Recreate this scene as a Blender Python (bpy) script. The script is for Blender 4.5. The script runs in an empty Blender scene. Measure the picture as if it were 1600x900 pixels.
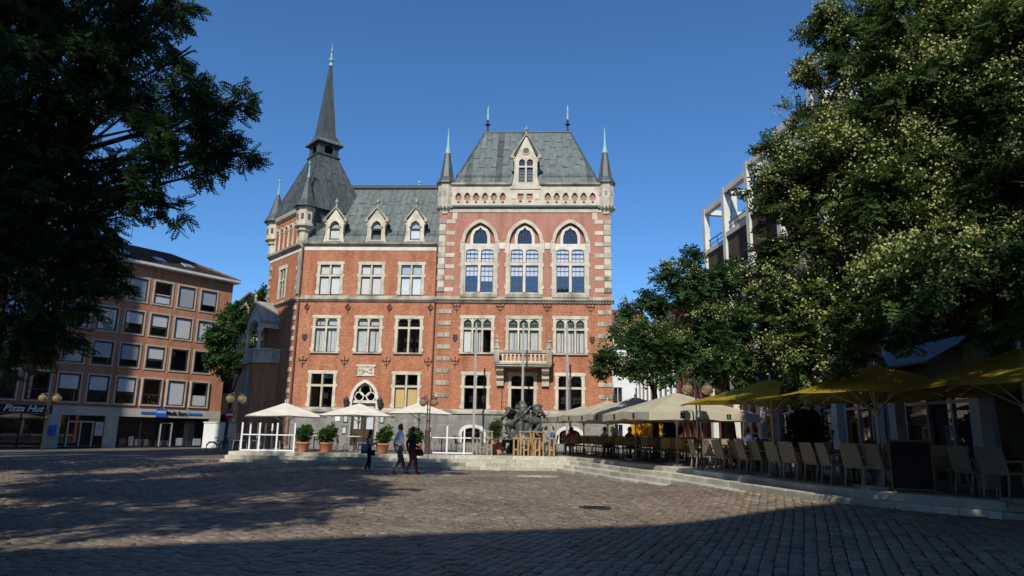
import bpy, bmesh, math, random
import numpy as np
from mathutils import Vector, Matrix
random.seed(7); rng = np.random.default_rng(11)
sin, cos, PI, rad = math.sin, math.cos, math.pi, math.radians
SC = bpy.context.scene
COL = SC.collection

# ---------------------------------------------------------------- camera
PITCH, ROLL, EYE = rad(12.0), 0.017, 1.6
fw = Vector((0, cos(PITCH), sin(PITCH))); r0 = Vector((1, 0, 0)); u0 = r0.cross(fw)
rt = r0 * cos(ROLL) + u0 * sin(ROLL); up = u0 * cos(ROLL) - r0 * sin(ROLL)
cam_d = bpy.data.cameras.new('camera'); cam = bpy.data.objects.new('camera', cam_d); COL.objects.link(cam)
M4 = Matrix((rt, up, -fw)).transposed().to_4x4(); M4.translation = (0, 0, EYE)
cam.matrix_world = M4
cam_d.sensor_width = 36; cam_d.lens = 24.0; cam_d.clip_start = 0.1; cam_d.clip_end = 4000
SC.camera = cam
# ---------------------------------------------------------------- sky, sun, exposure
SUN_AZ, SUN_EL = rad(189), rad(40)
W = bpy.data.worlds.new('World'); SC.world = W; W.use_nodes = True
wn = W.node_tree; wn.nodes.clear()
sky = wn.nodes.new('ShaderNodeTexSky'); sky.sky_type = 'NISHITA'; sky.sun_disc = False
sky.sun_elevation = SUN_EL; sky.sun_rotation = SUN_AZ; sky.altitude = 0; sky.air_density = 1.0; sky.dust_density = 0.2; sky.ozone_density = 5.0
bg = wn.nodes.new('ShaderNodeBackground'); bg.inputs['Strength'].default_value = 0.112
wo = wn.nodes.new('ShaderNodeOutputWorld')
tint = wn.nodes.new('ShaderNodeMix'); tint.data_type = 'RGBA'; tint.blend_type = 'MULTIPLY'; tint.inputs[0].default_value = 1; tint.inputs[7].default_value = (.66, 1.0, 1.26, 1)
wn.links.new(sky.outputs[0], tint.inputs[6]); wn.links.new(tint.outputs[2], bg.inputs[0]); wn.links.new(bg.outputs[0], wo.inputs[0])
sl = bpy.data.lights.new('sun', 'SUN'); sl.energy = 4.6; sl.angle = rad(0.53); sl.color = (1.0, 0.945, 0.85)
so = bpy.data.objects.new('sun', sl); COL.objects.link(so)
to_sun = Vector((sin(SUN_AZ) * cos(SUN_EL), cos(SUN_AZ) * cos(SUN_EL), sin(SUN_EL)))
so.rotation_euler = to_sun.to_track_quat('Z', 'Y').to_euler(); so.location = (0, 0, 80)
SC.view_settings.view_transform = 'Standard'; SC.view_settings.look = 'None'
SC.view_settings.exposure = 0.0; SC.view_settings.gamma = 1.0; SC.view_settings.use_curve_mapping = False
SC.cycles.max_bounces = 6; SC.cycles.transparent_max_bounces = 16

# ---------------------------------------------------------------- helpers
def tag(o, label=None, cat=None, group=None, kind=None):
    if label: o['label'] = label
    if cat: o['category'] = cat
    if group: o['group'] = group
    if kind: o['kind'] = kind
    return o
def link(o, parent=None):
    COL.objects.link(o)
    if parent is not None: o.parent = parent
    return o
def empty(name, loc=(0, 0, 0), rz=0, parent=None):
    o = bpy.data.objects.new(name, None); o.location = loc; o.rotation_euler = (0, 0, rz); o.empty_display_size = .2
    return link(o, parent)
def place(name, mesh, parent=None, loc=(0, 0, 0), rz=0, sc=None, rot=None):
    o = bpy.data.objects.new(name, mesh); o.location = loc; o.rotation_euler = rot if rot else (0, 0, rz)
    if sc: o.scale = sc
    return link(o, parent)
def copy_tree(o, parent=None):
    c = o.copy(); link(c); c.parent = parent
    for ch in list(o.children): copy_tree(ch, c)
    return c

class MB:
    def __init__(s): s.v = []; s.f = []
    def add(s, vs, fs):
        n = len(s.v); s.v += [tuple(p) for p in vs]; s.f += [tuple(n + i for i in f) for f in fs]; return s
    def box(s, x0, x1, y0, y1, z0, z1):
        return s.add([(x0,y0,z0),(x1,y0,z0),(x1,y1,z0),(x0,y1,z0),(x0,y0,z1),(x1,y0,z1),(x1,y1,z1),(x0,y1,z1)],
                     [(3,2,1,0),(4,5,6,7),(0,1,5,4),(1,2,6,5),(2,3,7,6),(3,0,4,7)])
    def obox(s, c, ax, ay, az, hx, hy, hz):
        c = Vector(c); ax = Vector(ax).normalized() * hx; ay = Vector(ay).normalized() * hy; az = Vector(az).normalized() * hz
        P = [c + ax*i + ay*j + az*k for k in (-1, 1) for i, j in ((-1,-1),(1,-1),(1,1),(-1,1))]
        return s.add(P, [(3,2,1,0),(4,5,6,7),(0,1,5,4),(1,2,6,5),(2,3,7,6),(3,0,4,7)])
    def quad(s, a, b, c, d): return s.add([a, b, c, d], [(0, 1, 2, 3)])
    def prism(s, poly, y0, y1, f=None):
        """poly in (x,z) extruded along y; f maps (x,y,z) -> point"""
        f = f or (lambda x, y, z: (x, y, z)); n = len(poly)
        vs = [f(x, y0, z) for x, z in poly] + [f(x, y1, z) for x, z in poly]
        fs = [tuple(range(n)), tuple(range(2*n - 1, n - 1, -1))] + [(i, n + i, n + (i+1) % n, (i+1) % n) for i in range(n)]
        return s.add(vs, fs)
    def zprism(s, poly, z0, z1, cap=True):
        n = len(poly)
        vs = [(x, y, z0) for x, y in poly] + [(x, y, z1) for x, y in poly]
        fs = [(i, (i+1) % n, n + (i+1) % n, n + i) for i in range(n)]
        if cap: fs += [tuple(range(n-1, -1, -1)), tuple(range(n, 2*n))]
        return s.add(vs, fs)
    def loft(s, rings, cap=True):
        n = len(rings[0]); vs = [p for r in rings for p in r]; fs = []
        for k in range(len(rings) - 1):
            for i in range(n):
                fs.append((k*n + i, k*n + (i+1) % n, (k+1)*n + (i+1) % n, (k+1)*n + i))
        if cap: fs += [tuple(range(n-1, -1, -1)), tuple(range((len(rings)-1)*n, len(rings)*n))]
        return s.add(vs, fs)
    def lathe(s, prof, c=(0, 0, 0), n=10, rot=0, cap=True):
        return s.loft([[(c[0] + r*cos(rot + 2*PI*i/n), c[1] + r*sin(rot + 2*PI*i/n), c[2] + z) for i in range(n)] for r, z in prof], cap)
    def tube(s, pts, rr, n=6, cap=True):
        pts = [Vector(p) for p in pts]; rings = []
        if not isinstance(rr, (list, tuple)): rr = [rr] * len(pts)
        ref = None
        for i, p in enumerate(pts):
            d = (pts[min(i+1, len(pts)-1)] - pts[max(i-1, 0)]).normalized()
            if ref is None: ref = Vector((0, 0, 1)) if abs(d.z) < .9 else Vector((1, 0, 0))
            a = (ref - d * ref.dot(d)).normalized(); b = d.cross(a); ref = a
            rings.append([p + (a*cos(2*PI*k/n) + b*sin(2*PI*k/n)) * rr[i] for k in range(n)])
        return s.loft(rings, cap)
    def mesh(s, name, m=None, smooth=False):
        me = bpy.data.meshes.new(name); me.from_pydata(s.v, [], s.f)
        if m: me.materials.append(MAT(m))
        if smooth:
            me.polygons.foreach_set('use_smooth', [True] * len(me.polygons))
        return me
    def build(s, name, m, parent=None, loc=(0, 0, 0), rz=0, smooth=False):
        return place(name, s.mesh(name, m, smooth), parent, loc, rz)
def B(x0, x1, y0, y1, z0, z1): return MB().box(x0, x1, y0, y1, z0, z1)
def npmesh(name, V, Fq, m, quads=True):
    """fast mesh from numpy arrays, V (n,3), Fq (k,4|3)"""
    me = bpy.data.meshes.new(name); k = Fq.shape[1]
    me.vertices.add(len(V)); me.vertices.foreach_set('co', V.astype(np.float32).ravel())
    me.loops.add(Fq.size); me.loops.foreach_set('vertex_index', Fq.astype(np.int32).ravel())
    me.polygons.add(len(Fq)); me.polygons.foreach_set('loop_start', (np.arange(len(Fq)) * k).astype(np.int32))
    me.update(calc_edges=True); me.materials.append(MAT(m)); return me
def text_mesh(txt, size, m, depth=.01, shear=0, bold=0.0):
    cu = bpy.data.curves.new('txt', 'FONT'); cu.body = txt; cu.size = size; cu.extrude = depth; cu.shear = shear; cu.offset = bold
    cu.align_x = 'CENTER'; cu.align_y = 'CENTER'; cu.resolution_u = 3
    o = bpy.data.objects.new('txt', cu); COL.objects.link(o)
    dg = bpy.context.evaluated_depsgraph_get(); me = bpy.data.meshes.new_from_object(o.evaluated_get(dg))
    bpy.data.objects.remove(o); bpy.data.curves.remove(cu)
    me.materials.clear(); me.materials.append(MAT(m)); return me
# pixel of the photograph -> point on a level / on a plane
def ray(x, y): return fw + rt * ((x - 800) / 1067) + up * ((450 - y) / 1067)
def on_level(x, y, z=0.0):
    d = ray(x, y); return Vector((0, 0, EYE)) + d * ((z - EYE) / d.z)
def at_depth(x, y, Y):
    d = ray(x, y); return Vector((0, 0, EYE)) + d * (Y / d.y)
def S(a, b, x):
    t = min(1, max(0, (x - a) / (b - a))); return t*t*(3 - 2*t)

# ---------------------------------------------------------------- materials
MATS = {}
def MAT(n):
    return MATS[n]
def newmat(n):
    m = bpy.data.materials.new(n); m.use_nodes = True; t = m.node_tree; t.nodes.clear(); MATS[n] = m
    out = t.nodes.new('ShaderNodeOutputMaterial'); p = t.nodes.new('ShaderNodeBsdfPrincipled'); t.links.new(p.outputs[0], out.inputs[0])
    return m, t, p, out
def nd(t, typ, **kw):
    n = t.nodes.new(typ)
    for k, v in kw.items():
        if k[0] == 'i' and k[1:].isdigit(): n.inputs[int(k[1:])].default_value = v
        else: setattr(n, k, v)
    return n
def mixc(t, fac, a, b, blend='MIX'):
    n = t.nodes.new('ShaderNodeMix'); n.data_type = 'RGBA'; n.blend_type = blend
    for sock, v in ((n.inputs[0], fac), (n.inputs[6], a), (n.inputs[7], b)):
        if hasattr(v, 'links') or hasattr(v, 'is_linked'): t.links.new(v, sock)
        elif isinstance(v, (int, float)): sock.default_value = v
        else: sock.default_value = (*v, 1)
    return n.outputs[2]
def math_n(t, op, a, b=None, clamp=False):
    n = t.nodes.new('ShaderNodeMath'); n.operation = op; n.use_clamp = clamp
    for i, v in enumerate((a, b)):
        if v is None: continue
        if isinstance(v, (int, float)): n.inputs[i].default_value = v
        else: t.links.new(v, n.inputs[i])
    return n.outputs[0]
def ramp(t, f, stops):
    n = t.nodes.new('ShaderNodeValToRGB'); e = n.color_ramp.elements
    e[0].position = stops[0][0]; e[1].position = stops[-1][0]
    for p, c in stops[1:-1]: e.new(p)
    for el, (p, c) in zip(sorted(e, key=lambda q: q.position), stops): el.color = (*c, 1) if not isinstance(c, (int, float)) else (c, c, c, 1)
    t.links.new(f, n.inputs[0]); return n.outputs[0]
def noise(t, vec, scale, detail=3, rough=.55):
    n = nd(t, 'ShaderNodeTexNoise'); n.inputs['Scale'].default_value = scale; n.inputs['Detail'].default_value = detail; n.inputs['Roughness'].default_value = rough
    t.links.new(vec, n.inputs['Vector']); return n.outputs['Fac']
def objvec(t, sc=(1, 1, 1)):
    c = nd(t, 'ShaderNodeTexCoord'); mp = nd(t, 'ShaderNodeMapping'); mp.inputs['Scale'].default_value = sc
    t.links.new(c.outputs['Object'], mp.inputs[0]); return mp.outputs[0]
def bump(t, p, h, strength=.5, dist=.02):
    b = nd(t, 'ShaderNodeBump'); b.inputs['Strength'].default_value = strength; b.inputs['Distance'].default_value = dist
    t.links.new(h, b.inputs['Height']); t.links.new(b.outputs[0], p.inputs['Normal'])
def plain(n, c1, c2=None, scale=3, rough=.75, rnd=.0, island=False, sc=(1, 1, 1), bmp=0, bscale=None, spec=.3, metal=0, contrast=(.35, .65), rough2=None):
    """noise-mottled surface with optional per-object tint"""
    m, t, p, out = newmat(n); v = objvec(t, sc)
    f = noise(t, v, scale, 4)
    c2 = c2 or tuple(x * .75 for x in c1)
    f2 = ramp(t, f, [(contrast[0], 0), (contrast[1], 1)])
    col = mixc(t, f2, c1, c2)
    if rnd:
        if island: r = nd(t, 'ShaderNodeNewGeometry').outputs['Random Per Island']
        else: r = nd(t, 'ShaderNodeObjectInfo').outputs['Random']
        mul = math_n(t, 'ADD', math_n(t, 'MULTIPLY', r, 2 * rnd), 1 - rnd)
        cm = nd(t, 'ShaderNodeCombineXYZ')
        for i in range(3): t.links.new(mul, cm.inputs[i])
        col = mixc(t, 1.0, col, cm.outputs[0], 'MULTIPLY')
    t.links.new(col, p.inputs['Base Color'])
    p.inputs['Roughness'].default_value = rough; p.inputs['Specular IOR Level'].default_value = spec; p.inputs['Metallic'].default_value = metal
    if bmp: bump(t, p, noise(t, v, bscale or scale * 4, 4), .6, bmp)
    return m
def brick_mat(n, c1, c2, mortar, bw=.25, rh=.077, ms=.011, rough=.85, big=.35, stain=(.0, .0, .0), bmpd=.008):
    m, t, p, out = newmat(n)
    c = nd(t, 'ShaderNodeTexCoord'); sx = nd(t, 'ShaderNodeSeparateXYZ'); t.links.new(c.outputs['Object'], sx.inputs[0])
    uu = math_n(t, 'ADD', sx.outputs[0], sx.outputs[1]); cb = nd(t, 'ShaderNodeCombineXYZ')
    t.links.new(uu, cb.inputs[0]); t.links.new(sx.outputs[2], cb.inputs[1])
    b = nd(t, 'ShaderNodeTexBrick'); t.links.new(cb.outputs[0], b.inputs['Vector'])
    b.inputs['Scale'].default_value = 1; b.inputs['Brick Width'].default_value = bw; b.inputs['Row Height'].default_value = rh
    b.inputs['Mortar Size'].default_value = ms; b.inputs['Mortar Smooth'].default_value = .2; b.inputs['Bias'].default_value = 0
    b.inputs['Color1'].default_value = (*c1, 1); b.inputs['Color2'].default_value = (*c2, 1); b.inputs['Mortar'].default_value = (*mortar, 1)
    v = c.outputs['Object']
    f = ramp(t, noise(t, v, .55, 5, .65), [(.3, 0), (.72, 1)])
    col = mixc(t, math_n(t, 'MULTIPLY', f, big), b.outputs['Color'], tuple(x * .55 for x in c2))
    rw = ramp(t, noise(t, objvec(t, (2.2, 2.2, 9)), 2.5, 3, .6), [(.3, .84), (.7, 1.14)]); col = mixc(t, 1.0, col, rw, 'MULTIPLY')
    st = ramp(t, noise(t, objvec(t, (1.1, 1.1, .16)), 1.6, 5, .65), [(.45, 0), (.75, .6)]); col = mixc(t, st, col, tuple(x * .42 for x in c2))
    f3 = ramp(t, noise(t, v, 9, 3, .7), [(.35, .86), (.7, 1.12)])
    col = mixc(t, 1.0, col, f3, 'MULTIPLY')
    t.links.new(col, p.inputs['Base Color']); p.inputs['Roughness'].default_value = rough; p.inputs['Specular IOR Level'].default_value = .2
    h = math_n(t, 'SUBTRACT', 1.0, b.outputs['Fac']); bump(t, p, h, .7, bmpd)
    return m
# the town hall
brick_mat('brick_orange', (.60, .225, .108), (.40, .12, .052), (.54, .35, .24))
brick_mat('brick_pink', (.52, .21, .14), (.46, .175, .115), (.5, .35, .27), big=.2)
brick_mat('brick_dark', (.26, .075, .045), (.2, .06, .036), (.24, .16, .12))
brick_mat('brick_office', (.62, .225, .105), (.50, .165, .075), (.52, .34, .23), big=.2)
brick_mat('brick_brown', (.12, .075, .055), (.085, .055, .042), (.2, .17, .14))
brick_mat('brick_red', (.45, .11, .05), (.36, .08, .04), (.3, .2, .15))
brick_mat('rubble_stone', (.33, .32, .29), (.24, .235, .215), (.4, .39, .35), bw=.55, rh=.3, ms=.018, big=.5, bmpd=.04)
plain('sandstone', (.60, .55, .43), (.40, .36, .28), 1.7, .85, rnd=.10, bmp=.01, contrast=(.42, .72))
plain('sandstone_weathered', (.47, .43, .34), (.20, .185, .15), 1.3, .9, rnd=.08, sc=(1, 1, .35), bmp=.015, contrast=(.38, .66))
plain('sandstone_white', (.70, .66, .56), (.5, .46, .38), 2, .85, rnd=.06, contrast=(.45, .75))
plain('stone_grey', (.33, .32, .28), (.22, .21, .18), 2.2, .9, rnd=.12, bmp=.012)
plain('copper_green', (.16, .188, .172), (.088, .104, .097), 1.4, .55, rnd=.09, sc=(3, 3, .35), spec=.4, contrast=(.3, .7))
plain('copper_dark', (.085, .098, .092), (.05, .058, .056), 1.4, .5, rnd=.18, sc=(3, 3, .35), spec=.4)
plain('copper_bright', (.30, .55, .46), (.2, .38, .33), 6, .6, spec=.4)
plain('lead_dark', (.045, .047, .048), (.03, .03, .032), 3, .5, spec=.4)
plain('iron_black', (.018, .017, .017), (.03, .025, .022), 8, .55, spec=.4)
plain('sash_brown', (.075, .045, .035), (.06, .036, .028), 6, .5)
plain('sash_white', (.62, .62, .6), (.55, .55, .53), 6, .5)
plain('curtain', (.78, .78, .76), (.55, .55, .54), 5, .9, sc=(9, 9, .3), contrast=(.35, .65))
plain('blind_white', (.80, .80, .77), (.72, .72, .7), 1, .8)
plain('blind_grey', (.50, .54, .56), (.42, .46, .48), 1, .8)
plain('blind_yellow', (.72, .52, .22), (.66, .47, .2), 1, .8)
plain('room', (.035, .032, .03), (.02, .018, .017), 1.2, .9)  # near-black colour stands in for the shade of unlit rooms
plain('interior_orange', (.55, .16, .03), (.4, .11, .02), 1.2, .9)
plain('downpipe', (.13, .07, .055), (.09, .05, .04), 4, .6)
plain('wood_dark', (.07, .04, .025), (.045, .026, .017), 3, .6, sc=(1, 1, 6))
# other buildings
plain('render_cream', (.66, .61, .48), (.58, .53, .42), .8, .9)
plain('render_white', (.74, .74, .72), (.66, .66, .64), .8, .9)
plain('render_grey', (.30, .30, .29), (.25, .25, .24), .8, .9)
plain('timber_red', (.16, .055, .04), (.11, .04, .03), 3, .8, sc=(4, 4, .5))
plain('concrete_white', (.66, .65, .6), (.5, .49, .45), 1.1, .85, contrast=(.4, .75))
plain('travertine', (.50, .47, .40), (.40, .37, .31), 1.5, .7, rnd=.06)
plain('roof_tile', (.15, .085, .06), (.10, .058, .042), 2, .8, rnd=.28, island=True)
plain('louver', (.36, .37, .37), (.30, .31, .31), 3, .45, spec=.5)
plain('awning_blue', (.20, .25, .31), (.17, .21, .27), 2, .8)
plain('sign_blue', (.02, .14, .55), (.018, .12, .5), 1, .4)
plain('sign_black', (.02, .02, .025), (.015, .015, .02), 1, .4)
plain('sign_white', (.8, .8, .8), (.76, .76, .76), 1, .5)
plain('sign_red', (.55, .03, .03), (.5, .03, .03), 1, .5)
plain('poster', (.45, .55, .62), (.65, .3, .28), 3, .5, contrast=(.45, .55))
plain('shop_dark', (.03, .03, .034), (.02, .02, .022), 1, .35)
plain('goods', (.30, .30, .32), (.12, .11, .12), 9, .7, rnd=.4)
plain('balcony_rail', (.10, .12, .15), (.08, .1, .12), 4, .5)
# square and terrace
plain('ground_joint', (.045, .042, .036), (.03, .028, .024), 6, .95, bmp=.01, bscale=60)
plain('street_paving', (.10, .092, .08), (.075, .068, .06), 1.4, .9, bmp=.01, bscale=30)
plain('step_stone', (.52, .49, .40), (.36, .34, .27), 2.3, .9, rnd=.25, bmp=.012, bscale=14)
plain('petal', (.50, .46, .26), (.36, .33, .2), 40, .8, rnd=.4, island=True)
# furniture
plain('canvas_white', (.80, .76, .64), (.74, .69, .57), .9, .85)
plain('canvas_beige', (.58, .53, .41), (.50, .455, .34), .9, .85)
plain('canvas_yellow', (.52, .33, .03), (.46, .29, .028), .9, .85)
plain('parasol_yellow', (.78, .40, .02), (.68, .34, .018), 2, .85)
plain('pole_alu', (.52, .50, .46), (.44, .42, .39), 5, .45, spec=.5)
plain('wood_tan', (.42, .27, .13), (.30, .18, .085), 3, .65, sc=(8, 8, 1), rnd=.15)
plain('wood_grey', (.33, .29, .23), (.22, .19, .15), 3, .7, sc=(8, 8, 1), rnd=.15)
plain('wood_brown', (.20, .10, .055), (.14, .07, .04), 3, .6, rnd=.15)
plain('wicker', (.34, .29, .21), (.21, .18, .13), 28, .75, rnd=.10, bmp=.008, bscale=90)
plain('wicker_tan', (.36, .27, .15), (.24, .18, .1), 28, .75, rnd=.15)
plain('metal_white', (.78, .79, .80), (.72, .73, .74), 3, .4, spec=.5)
plain('metal_dark', (.03, .03, .032), (.045, .045, .045), 6, .4, spec=.5)
plain('metal_grey', (.40, .41, .42), (.33, .34, .35), 6, .35, spec=.5)
plain('lamp_brown', (.10, .05, .04), (.075, .04, .032), 5, .45, spec=.5)
plain('terracotta', (.55, .23, .12), (.47, .19, .10), 4, .8)
plain('terracotta_orange', (.62, .22, .09), (.54, .19, .08), 4, .8)
plain('bronze', (.055, .058, .052), (.12, .125, .11), 5, .5, metal=.25, spec=.6, bmp=.03, bscale=9)
plain('board_dark', (.02, .018, .017), (.03, .026, .024), 2, .8, spec=.1)
plain('rubber', (.02, .02, .02), (.025, .025, .025), 5, .7)
plain('tablecloth', (.75, .74, .70), (.7, .69, .65), 3, .8)
plain('red_cloth', (.5, .03, .03), (.42, .025, .025), 3, .8)
# people
plain('skin', (.50, .28, .19), (.44, .24, .16), 8, .6)
plain('hair_brown', (.06, .03, .018), (.04, .02, .012), 20, .6)
plain('hair_black', (.012, .01, .009), (.02, .015, .012), 20, .5)
plain('hair_blond', (.5, .36, .16), (.4, .28, .12), 20, .6)
plain('hair_red', (.25, .07, .025), (.18, .05, .02), 20, .6)
plain('cloth_white', (.74, .76, .80), (.62, .65, .70), 5, .85)
plain('cloth_blue', (.06, .12, .28), (.05, .09, .22), 5, .85)
plain('cloth_navy', (.03, .05, .085), (.022, .036, .06), 5, .85)
plain('cloth_denim', (.10, .17, .27), (.075, .13, .21), 5, .85)
plain('cloth_black', (.012, .012, .014), (.018, .018, .02), 5, .85)
plain('cloth_green', (.055, .06, .05), (.04, .045, .037), 5, .85)
plain('cloth_wine', (.10, .022, .03), (.075, .017, .022), 5, .85)
plain('cloth_red', (.50, .03, .04), (.4, .025, .03), 5, .85)
plain('cloth_grey', (.28, .28, .28), (.22, .22, .22), 5, .85)
plain('cloth_tan', (.36, .27, .14), (.3, .22, .11), 5, .85)
plain('shoe_pale', (.42, .40, .48), (.35, .33, .4), 5, .7)
# vegetation
def leaf_mat(n, c1, c2, trans=.35):
    m, t, p, out = newmat(n)
    r = nd(t, 'ShaderNodeNewGeometry').outputs['Random Per Island']
    v = objvec(t); f = noise(t, v, .5, 3)
    col = mixc(t, r, c1, c2); col = mixc(t, math_n(t, 'MULTIPLY', ramp(t, f, [(.4, 0), (.65, 1)]), .5), col, tuple(x * 1.35 for x in c1))
    t.links.new(col, p.inputs['Base Color']); p.inputs['Roughness'].default_value = .55; p.inputs['Specular IOR Level'].default_value = .25
    tr = nd(t, 'ShaderNodeBsdfTranslucent'); t.links.new(col, tr.inputs[0])
    mx = nd(t, 'ShaderNodeMixShader'); mx.inputs[0].default_value = trans
    t.links.new(p.outputs[0], mx.inputs[1]); t.links.new(tr.outputs[0], mx.inputs[2]); t.links.new(mx.outputs[0], out.inputs[0])
leaf_mat('leaf_dark', (.030, .060, .018), (.05, .095, .03))
leaf_mat('leaf_mid', (.035, .085, .022), (.06, .125, .035))
leaf_mat('leaf_olive', (.055, .10, .024), (.10, .15, .04))
leaf_mat('leaf_shrub', (.06, .12, .025), (.10, .18, .045))
leaf_mat('flower_cream', (.36, .38, .13), (.54, .54, .24), .3)
plain('bark', (.085, .068, .052), (.05, .04, .032), 5, .95, sc=(1, 1, .3), bmp=.03, bscale=12)
plain('stem', (.10, .08, .05), (.07, .055, .035), 5, .9)
# glass: clear with a mirror coat, dark behind
def glass(n, tint, refl=.12):
    m, t, p, out = newmat(n)
    tr = nd(t, 'ShaderNodeBsdfTransparent'); tr.inputs[0].default_value = (*tint, 1)
    g = nd(t, 'ShaderNodeBsdfGlossy'); g.inputs['Roughness'].default_value = .015; g.inputs[0].default_value = (.95, .97, 1, 1)
    ge = nd(t, 'ShaderNodeNewGeometry'); dt = nd(t, 'ShaderNodeVectorMath', operation='DOT_PRODUCT'); t.links.new(ge.outputs['Incoming'], dt.inputs[0]); t.links.new(ge.outputs['Normal'], dt.inputs[1])
    sch = math_n(t, 'POWER', math_n(t, 'SUBTRACT', 1.0, math_n(t, 'ABSOLUTE', dt.outputs['Value'])), 5.0)      # Schlick, the same from both sides of the pane
    f = math_n(t, 'ADD', math_n(t, 'MULTIPLY', sch, 1.0 - refl), refl, True)
    v = objvec(t); b = nd(t, 'ShaderNodeBump'); b.inputs['Strength'].default_value = .04; b.inputs['Distance'].default_value = .01
    t.links.new(noise(t, v, 2.2, 2), b.inputs['Height']); t.links.new(b.outputs[0], g.inputs['Normal'])
    mx = nd(t, 'ShaderNodeMixShader'); t.links.new(f, mx.inputs[0]); t.links.new(tr.outputs[0], mx.inputs[1]); t.links.new(g.outputs[0], mx.inputs[2])
    t.links.new(mx.outputs[0], out.inputs[0])
glass('glass', (.93, .95, .95)); glass('glass_sky', (.9, .92, .94), .2); glass('glass_leaded', (.42, .52, .48), .12); glass('glass_office', (.95, .96, .96), .12); glass('glass_clear', (.95, .97, .97), .05); glass('glass_amber', (.75, .55, .3), .15)
# ================================================================ ground, terrace, setts
def gz(x, y):
    return .15 * S(-2.5, -7, x) * S(24, 30, y) * (1 - S(36, 50, y)) + .32 * S(2.5, 6.5, x) * (1 - S(17, 29, y))
T = .6
TE = [(-12.6, 40), (-12.5, 31.3), (-3, 31.3), (2.2, 31.6), (3.0, 31.0), (3.7, 28.8), (4.67, 25.1), (5.5, 22.4), (6.2, 18.8), (6.6, 16), (7.0, 14.3), (7.5, 13.4), (8.5, 12.1), (10, 10.6), (13, 8)]
def offset_line(P, d):
    out = []
    for i, p in enumerate(P):
        ns = []
        for a, b in ((i-1, i), (i, i+1)):
            if 0 <= a and b < len(P):
                dx, dy = P[b][0] - P[a][0], P[b][1] - P[a][1]; l = math.hypot(dx, dy); ns.append(Vector((dy/l, -dx/l)))
        n = ns[0] if len(ns) == 1 else (ns[0] + ns[1]).normalized()
        k = 1 / max(.5, n.dot(ns[0])); out.append((p[0] + n.x * d * k, p[1] + n.y * d * k))
    return out
# ground sheet
def ground():
    m, t, p, out = newmat('square_far'); v = objvec(t)
    mp = nd(t, 'ShaderNodeMapping'); mp.inputs['Rotation'].default_value = (0, 0, rad(68)); t.links.new(v, mp.inputs[0])
    b = nd(t, 'ShaderNodeTexBrick'); t.links.new(mp.outputs[0], b.inputs['Vector']); b.inputs['Scale'].default_value = 1
    b.inputs['Brick Width'].default_value = .21; b.inputs['Row Height'].default_value = .17; b.inputs['Mortar Size'].default_value = .02
    b.inputs['Color1'].default_value = (.185, .15, .112, 1); b.inputs['Color2'].default_value = (.14, .112, .083, 1); b.inputs['Mortar'].default_value = (.055, .05, .042, 1)
    f = ramp(t, noise(t, v, .25, 5), [(.35, .75), (.7, 1.15)]); col = mixc(t, 1.0, b.outputs['Color'], f, 'MULTIPLY')
    t.links.new(col, p.inputs['Base Color']); p.inputs['Roughness'].default_value = .85
    bump(t, p, math_n(t, 'SUBTRACT', 1.0, b.outputs['Fac']), .8, .02)
    xs = [-1500, -400, -120, -60, -40, -30] + list(range(-24, 25)) + [30, 40, 60, 120, 400, 1500]
    ys = [-600, -150, -60, -30, -16] + list(range(-10, 52)) + [60, 80, 120, 300, 900, 3000]
    V = [(x, y, gz(x, y)) for y in ys for x in xs]; nx = len(xs); F = []; mi = []
    for j in range(len(ys) - 1):
        for i in range(nx - 1):
            F.append((j*nx + i, j*nx + i + 1, (j+1)*nx + i + 1, (j+1)*nx + i))
            cx, cy = (xs[i] + xs[i+1]) / 2, (ys[j] + ys[j+1]) / 2
            mi.append(1 if (5.5 < cy < 33 and abs(cx) < .72*cy + 2) else 0)
    me = bpy.data.meshes.new('square'); me.from_pydata(V, [], F); me.materials.append(m); me.materials.append(MAT('ground_joint'))
    me.polygons.foreach_set('material_index', mi); me.polygons.foreach_set('use_smooth', [True] * len(F))
    return tag(place('square', me), 'cobbled market square in front of the town hall', kind='structure')
SQ = ground()
# terrace body and its steps
terr = MB()
inner = offset_line(TE, -.42)
poly = inner + [(32, 8), (32, 62), (-12.1, 62)]
terr.zprism(poly, -.3, T - .004)
m, t, p, out = newmat('terrace_paving'); v = objvec(t)
b = nd(t, 'ShaderNodeTexBrick'); t.links.new(v, b.inputs['Vector']); b.inputs['Scale'].default_value = 1; b.inputs['Brick Width'].default_value = .4; b.inputs['Row Height'].default_value = .4
b.inputs['Mortar Size'].default_value = .012; b.inputs['Color1'].default_value = (.26, .24, .2, 1); b.inputs['Color2'].default_value = (.21, .19, .16, 1); b.inputs['Mortar'].default_value = (.1, .09, .075, 1)
t.links.new(mixc(t, 1.0, b.outputs['Color'], ramp(t, noise(t, v, .6, 4), [(.3, .7), (.7, 1.1)]), 'MULTIPLY'), p.inputs['Base Color']); p.inputs['Roughness'].default_value = .9
TERR = tag(terr.build('terrace', 'terrace_paving'), 'raised stone terrace with steps before the town hall', kind='structure')
STEP = .37
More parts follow.
